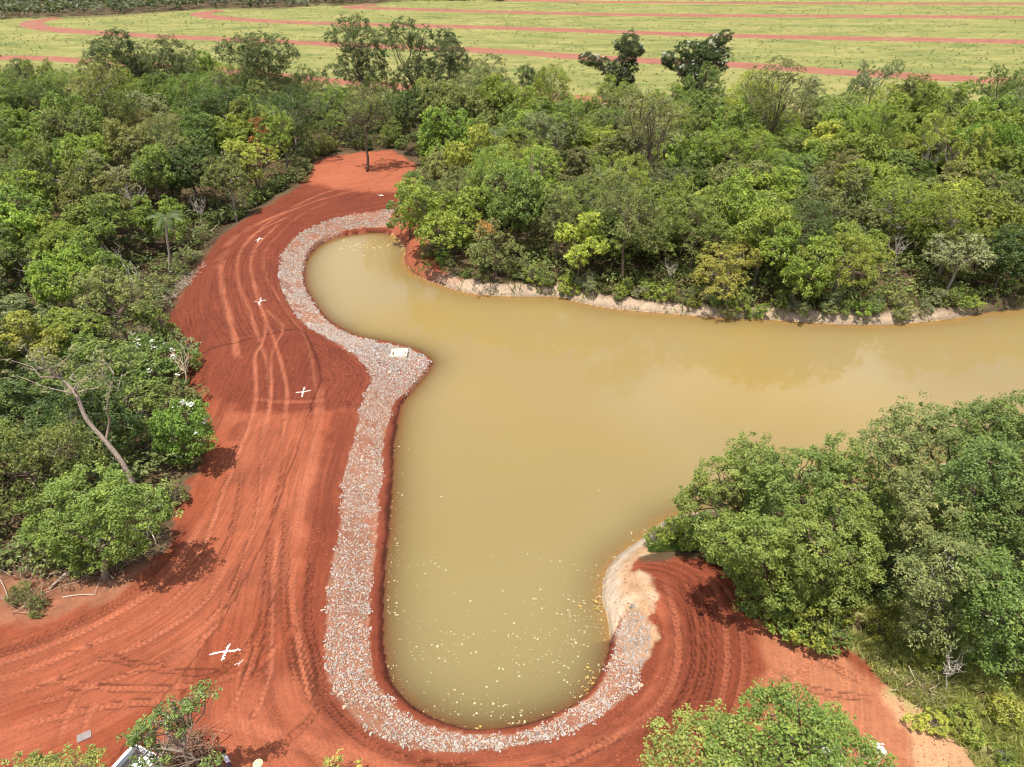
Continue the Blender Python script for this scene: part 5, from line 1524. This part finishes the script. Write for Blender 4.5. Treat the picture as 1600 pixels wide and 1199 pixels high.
fallen([(98,934,0), (125,931,0.05), (150,930,0.02)], 0.05, 0.03, "thin straight pole on the bare clay at lower left", 4, (0.42, 0.32, 0.24), 1)
fallen([(0,905,0), (10,925,0.1), (15,945,0.0)], 0.04, 0.02, "thin stick on the clay at the left edge", 5)
fallen([(1400,1000,1.3), (1440,992,1.6), (1485,984,1.9)], 0.06, 0.03, "pale branch jutting left above the grassy patch", 6, (0.50, 0.45, 0.40))
fallen([(330,362,0), (345,350,0.3), (352,345,0.5)], 0.10, 0.05, "pale stump and roots at the embankment bend", 7, (0.50, 0.36, 0.26))
def brush(px, n, spread, label, seed, color, h=0.9):
    rr = np.random.default_rng(seed)
    Q = resample(np.array([ground_at(u, v)[:2] for u, v in px]), 0.3)
    b = np.append(Q[0], ter1(*Q[0]))
    root = empty("brush_pile", b)
    for nm_, lo, hi in (("sticks", 0.012, 0.035),):
        g = Geo()
        for i in range(n):
            c = Q[rr.integers(len(Q))] + rr.normal(size=2) * spread
            z = ter1(c[0], c[1]) + rr.random() * h * 0.6
            d = np.array([rr.normal(), rr.normal(), rr.normal() * 0.45]); d *= (0.4 + 0.9 * rr.random()) / np.linalg.norm(d)
            c3 = np.array([c[0], c[1], z])
            q = wiggle(c3 - d, c3 + d, 4, 0.06, rr) - b
            w0 = lo + (hi - lo) * rr.random()
            g.tube(q, np.linspace(w0, w0 * 0.4, 4), 4, False)
        link(nm_, g.mesh(nm_, [M_BARK], True), root, color=color)
    k = n
    c = Q[rr.integers(len(Q), size=k)] + rr.normal(size=(k, 2)) * spread
    T = np.column_stack([c, terrain(c[:, 0], c[:, 1]) + rr.random(k) * h * 0.5]) - b
    V, F, t = tufts_to_leaves(T, np.full(k, 0.28), np.tile([0, 0, 1.0], (k, 1)), 9, 0.16, rr)
    link("dry_leaves", mesh_np("dry_leaves", V, F, [M_LEAF], False, {"tint": ('FLOAT', t)}), root, color=(0.22, 0.15, 0.08))
    return tag(root, label, 'brush', "cut brush along the forest edge")
brush([(20,870),(60,885),(120,895),(180,885),(215,865)], 260, 0.7, "tangled brown brush pile under the rounded tree at lower left", 21, (0.24, 0.17, 0.12), 1.3)
brush([(30,938),(65,945)], 50, 0.35, "small dry brush heap on the bare clay at lower left", 22, (0.28, 0.20, 0.12), 0.6)
brush([(300,428),(280,450),(262,470)], 150, 0.8, "grey cut brush at the foot of the embankment slope", 23, (0.46, 0.38, 0.31), 0.8)
brush([(235,520),(205,530),(175,525)], 170, 0.8, "brown brush tangle under the white-blossomed tree", 24, (0.30, 0.22, 0.16), 1.2)
brush([(1430,1085),(1450,1078),(1465,1085)], 60, 0.5, "dry twigs at the edge of the orange clay, lower right", 25, (0.34, 0.27, 0.20), 0.7)
brush([(275,1190),(300,1180),(310,1200)], 170, 0.55, "reddish twig tangle under the uprooted tree", 26, (0.26, 0.13, 0.085), 1.3)

# ------------------------------------------------------------------ WHITE PICKUP
gz0 = ter1(*unproj(195, 1185, 2.0)[:2])
a_ = unproj(176, 1196, gz0 + 1.25); b_p = unproj(212, 1157, gz0 + 1.25)
fw = (a_ - b_p)[:2]; fw /= np.linalg.norm(fw)            # cab end points down-left, out of the frame
left = np.array([-fw[1], fw[0]])
if (unproj(240, 1180, gz0 + 1.2)[:2] - a_[:2]) @ left > 0:
    left = -left
edge_ = b_p[:2]                                          # rail end at the tailgate, on the side facing the open road
org = edge_ - left * 0.88 + fw * 0.15
tr_root = empty("pickup_truck", (org[0], org[1], gz0), math.atan2(fw[1], fw[0]))
flip = 1.0 if (np.array([-fw[1], fw[0]]) @ left) > 0 else -1.0
M_WHITE = simple_mat("white_paint", (0.78, 0.78, 0.77), 0.3, 0.04)
M_DARK = simple_mat("dark_liner", (0.045, 0.035, 0.035), 0.8, 0.2)
M_GLASS = simple_mat("green_glass", (0.05, 0.075, 0.06), 0.08, 0.05)
M_TYRE = simple_mat("tyre_rubber", (0.03, 0.03, 0.03), 0.9, 0.2)
M_RIM = simple_mat("wheel_rim", (0.5, 0.5, 0.5), 0.35, 0.1, metallic=0.8)
M_RED = simple_mat("tail_lamp", (0.45, 0.02, 0.02), 0.3, 0.05)
def part(name, boxes, mat_, parent=None, bevel=0.03):
    g = Geo()
    for c, s_ in boxes:
        g.box(c, s_)
    o = link(name, g.mesh(name, [mat_]), parent or tr_root)
    if bevel:
        bv = o.modifiers.new("bevel", 'BEVEL'); bv.width = bevel; bv.segments = 2
    return o
part("body", [((1.0, 0, 0.62), (2.1, 1.70, 0.40)), ((3.9, 0, 0.78), (1.7, 1.68, 0.62))], M_WHITE)
part("bed_floor", [((0.9, 0, 0.86), (1.66, 1.36, 0.06))], M_DARK, bevel=0)
for sd in (1, -1):
    part("bed_side", [((0.9, 0.79 * sd, 1.03), (1.80, 0.20, 0.44))], M_WHITE)
    part("bed_rail", [((0.9, 0.70 * sd, 1.30), (1.72, 0.10, 0.05))], M_WHITE, bevel=0.015)
part("tailgate", [((0.0, 0, 1.0), (0.08, 1.36, 0.46))], M_WHITE)
part("cab", [((2.5, 0, 1.02), (1.4, 1.68, 0.50)), ((2.45, 0, 1.62), (1.15, 1.42, 0.10)), ((1.93, 0.66, 1.42), (0.10, 0.09, 0.40)), ((1.93, -0.66, 1.42), (0.10, 0.09, 0.40)), ((2.98, 0.66, 1.42), (0.10, 0.09, 0.40)), ((2.98, -0.66, 1.42), (0.10, 0.09, 0.40))], M_WHITE)
part("hood", [((3.9, 0, 1.12), (1.5, 1.56, 0.10))], M_WHITE)
part("windscreen", [((3.0, 0, 1.42), (0.04, 1.22, 0.36))], M_GLASS, bevel=0)
part("rear_window", [((1.91, 0, 1.42), (0.04, 1.22, 0.34))], M_GLASS, bevel=0)
for sd in (1, -1):
    part("side_window", [((2.45, 0.69 * sd, 1.42), (0.92, 0.03, 0.34))], M_GLASS, bevel=0)
    part("tail_lamp", [((-0.03, 0.78 * sd, 1.0), (0.05, 0.12, 0.30))], M_RED, bevel=0.01)
    for xw in (0.75, 3.9):
        g = Geo(); g.tube([(xw, 0.62 * sd, 0.36), (xw, 0.70 * sd, 0.36), (xw, 0.84 * sd, 0.36), (xw, 0.88 * sd, 0.36)], [0.33, 0.36, 0.36, 0.32], 18)
        w_o = link("wheel", g.mesh("wheel", [M_TYRE], True), tr_root)
        g = Geo(); g.tube([(xw, 0.88 * sd, 0.36), (xw, 0.90 * sd, 0.36)], [0.21, 0.19], 14)
        link("rim", g.mesh("rim", [M_RIM]), w_o)
tag(tr_root, "white pickup truck half hidden under branches at lower left", 'truck')
bx_ = empty("tool_chest", (org[0] + fw[0] * 0.75 - left[0] * 0.38, org[1] + fw[1] * 0.75 - left[1] * 0.38, gz0 + 0.90), math.atan2(fw[1], fw[0]))
o = part("chest", [((0, 0, 0.18), (0.95, 0.52, 0.36))], M_WHITE, bx_)
part("lid", [((0, 0.10 * flip, 0.385), (0.99, 0.40, 0.04))], M_WHITE, bx_, 0.01)
part("glass_strip", [((0, -0.0 + 0.33 * flip, 0.37), (0.90, 0.07, 0.03))], simple_mat("pale_green_plastic", (0.36, 0.42, 0.28), 0.4, 0.1), bx_, 0.005)
tag(bx_, "whitish chest with green edge in the pickup bed", 'chest')

# ------------------------------------------------------------------ PEOPLE AT THE BOTTOM EDGE
def person(head_px, rz, shirt, trousers, hair, label, hat=None, seed=0):
    gz_ = ter1(*unproj(*head_px, 3.6)[:2])
    hp = unproj(*head_px, gz_ + 1.66)
    J = {}
    V, E, Rr = [], [], []
    def v(p, r_, prev=None):
        V.append(p); Rr.append(r_)
        if prev is not None:
            E.append((prev, len(V) - 1))
        return len(V) - 1
    pel = v((0, 0, 0.95), (0.15, 0.11))
    wa = v((0, 0.0, 1.10), (0.135, 0.10), pel); chs = v((0, 0.0, 1.32), (0.165, 0.115), wa); nb_ = v((0, 0.0, 1.45), (0.07, 0.065), chs)
    nk = v((0, 0.015, 1.53), (0.055, 0.055), nb_); jw = v((0, 0.03, 1.60), (0.070, 0.085), nk); hd = v((0, 0.02, 1.68), (0.078, 0.095), jw); tp = v((0, 0.01, 1.745), (0.05, 0.06), hd)
    for sd in (1, -1):
        hip = v((0.09 * sd, 0, 0.88), (0.095, 0.095), pel); kn = v((0.11 * sd, 0.02, 0.50), (0.060, 0.060), hip); an = v((0.12 * sd, -0.01, 0.10), (0.042, 0.042), kn)
        hl = v((0.12 * sd, 0.04, 0.05), (0.045, 0.04), an); v((0.125 * sd, 0.18, 0.035), (0.04, 0.025), hl)
        sh = v((0.17 * sd, 0, 1.40), (0.065, 0.065), chs); el = v((0.24 * sd, 0.01, 1.13), (0.043, 0.043), sh); wr = v((0.23 * sd, 0.12, 0.90), (0.027, 0.024), el)
        pm = v((0.23 * sd, 0.15, 0.83), (0.038, 0.018), wr)
        for j, ln in enumerate((0.070, 0.080, 0.075, 0.060)):
            f1 = v((0.23 * sd + (j - 1.5) * 0.019, 0.165, 0.79), (0.0095, 0.0095), pm)
            f2 = v((0.23 * sd + (j - 1.5) * 0.021, 0.175, 0.79 - ln * 0.55), (0.009, 0.009), f1)
            v((0.23 * sd + (j - 1.5) * 0.021, 0.160, 0.79 - ln), (0.008, 0.008), f2)
        t1 = v((0.20 * sd, 0.165, 0.85), (0.011, 0.011), pm); v((0.185 * sd, 0.185, 0.81), (0.009, 0.009), t1)
    me_ = bpy.data.meshes.new("body_cage"); me_.from_pydata(V, E, [])
    tmp = bpy.data.objects.new("body_cage", me_); COL.objects.link(tmp)
    md = tmp.modifiers.new("skin", 'SKIN')
    for i, sv_ in enumerate(me_.skin_vertices[0].data):
        sv_.radius = Rr[i]; sv_.use_root = (i == 0)
    sb = tmp.modifiers.new("sub", 'SUBSURF'); sb.levels = 1; sb.render_levels = 1
    dg = bpy.context.evaluated_depsgraph_get()
    body = bpy.data.meshes.new_from_object(tmp.evaluated_get(dg)); bpy.data.objects.remove(tmp)
    skin = simple_mat("skin", (0.30, 0.17, 0.11), 0.6, 0.08)
    for m_ in (skin, simple_mat("shirt", shirt, 0.85, 0.15), simple_mat("trousers", trousers, 0.85, 0.15), simple_mat("boots", (0.05, 0.035, 0.025), 0.7, 0.1)):
        body.materials.append(m_)
    for pl in body.polygons:
        c = pl.center
        arm = abs(c.x) > 0.17
        k = 0
        if c.z < 0.11: k = 3
        elif c.z < 0.98 and not (arm and c.z > 0.6): k = 2
        elif c.z < 1.47 and not (arm and c.z < 1.10): k = 1
        pl.material_index = k; pl.use_smooth = True
    root = empty("person", (hp[0], hp[1], gz_), rz)
    link("body", body, root)
    # face: eyes, nose, ears
    g = Geo()
    for sd in (1, -1):
        g.add(STONES[0][0] * 0.011 + np.array([0.030 * sd, 0.108, 1.675]), STONES[0][1])
    link("eyes", g.mesh("eyes", [simple_mat("eye_dark", (0.03, 0.02, 0.02), 0.3, 0.0)]), root)
    g = Geo(); g.add(STONES[1][0] * np.array([0.013, 0.018, 0.024]) + np.array([0, 0.122, 1.648]), STONES[1][1])
    for sd in (1, -1):
        g.add(STONES[2][0] * np.array([0.010, 0.02, 0.03]) + np.array([0.082 * sd, 0.015, 1.665]), STONES[2][1])
    link("nose_and_ears", g.mesh("nose_and_ears", [skin], True), root)
    g = Geo()
    ang = np.linspace(0, 2 * math.pi, 20, endpoint=False)
    def ring(rad, ry, z_, cy_=0.0):
        return [(rad * math.cos(a), cy_ + ry * math.sin(a), z_) for a in ang]
    rings = [ring(0.088, 0.105, 1.665, -0.012), ring(0.092, 0.110, 1.71, 0.0), ring(0.075, 0.09, 1.765, 0.0), ring(0.04, 0.05, 1.79, 0.0), ring(0.005, 0.005, 1.797, 0.0)]
    if hat:
        rings = [ring(0.235, 0.25, 1.70), ring(0.22, 0.235, 1.715), ring(0.105, 0.125, 1.735), ring(0.098, 0.115, 1.80), ring(0.075, 0.09, 1.835), ring(0.005, 0.005, 1.825)]
    VV = [p for q in rings for p in q]; FF = []
    for i in range(len(rings) - 1):
        for j in range(20):
            FF.append((i * 20 + j, i * 20 + (j + 1) % 20, (i + 1) * 20 + (j + 1) % 20, (i + 1) * 20 + j))
    g.add(VV, FF)
    link("straw_hat" if hat else "hair", g.mesh("headwear", [simple_mat("straw" if hat else "black_hair", hat or hair, 0.8, 0.15, 40.0)], True), root)
    return tag(root, label, 'person')
person((350,1176), math.radians(-40), (0.62, 0.64, 0.72), (0.06, 0.07, 0.11), (0.012, 0.011, 0.012), "person with black hair and pale blue shirt standing beside the pickup branches")
person((403,1194), math.radians(160), (0.20, 0.24, 0.34), (0.08, 0.07, 0.06), None, "person in a round straw hat at the bottom edge", hat=(0.66, 0.54, 0.28))
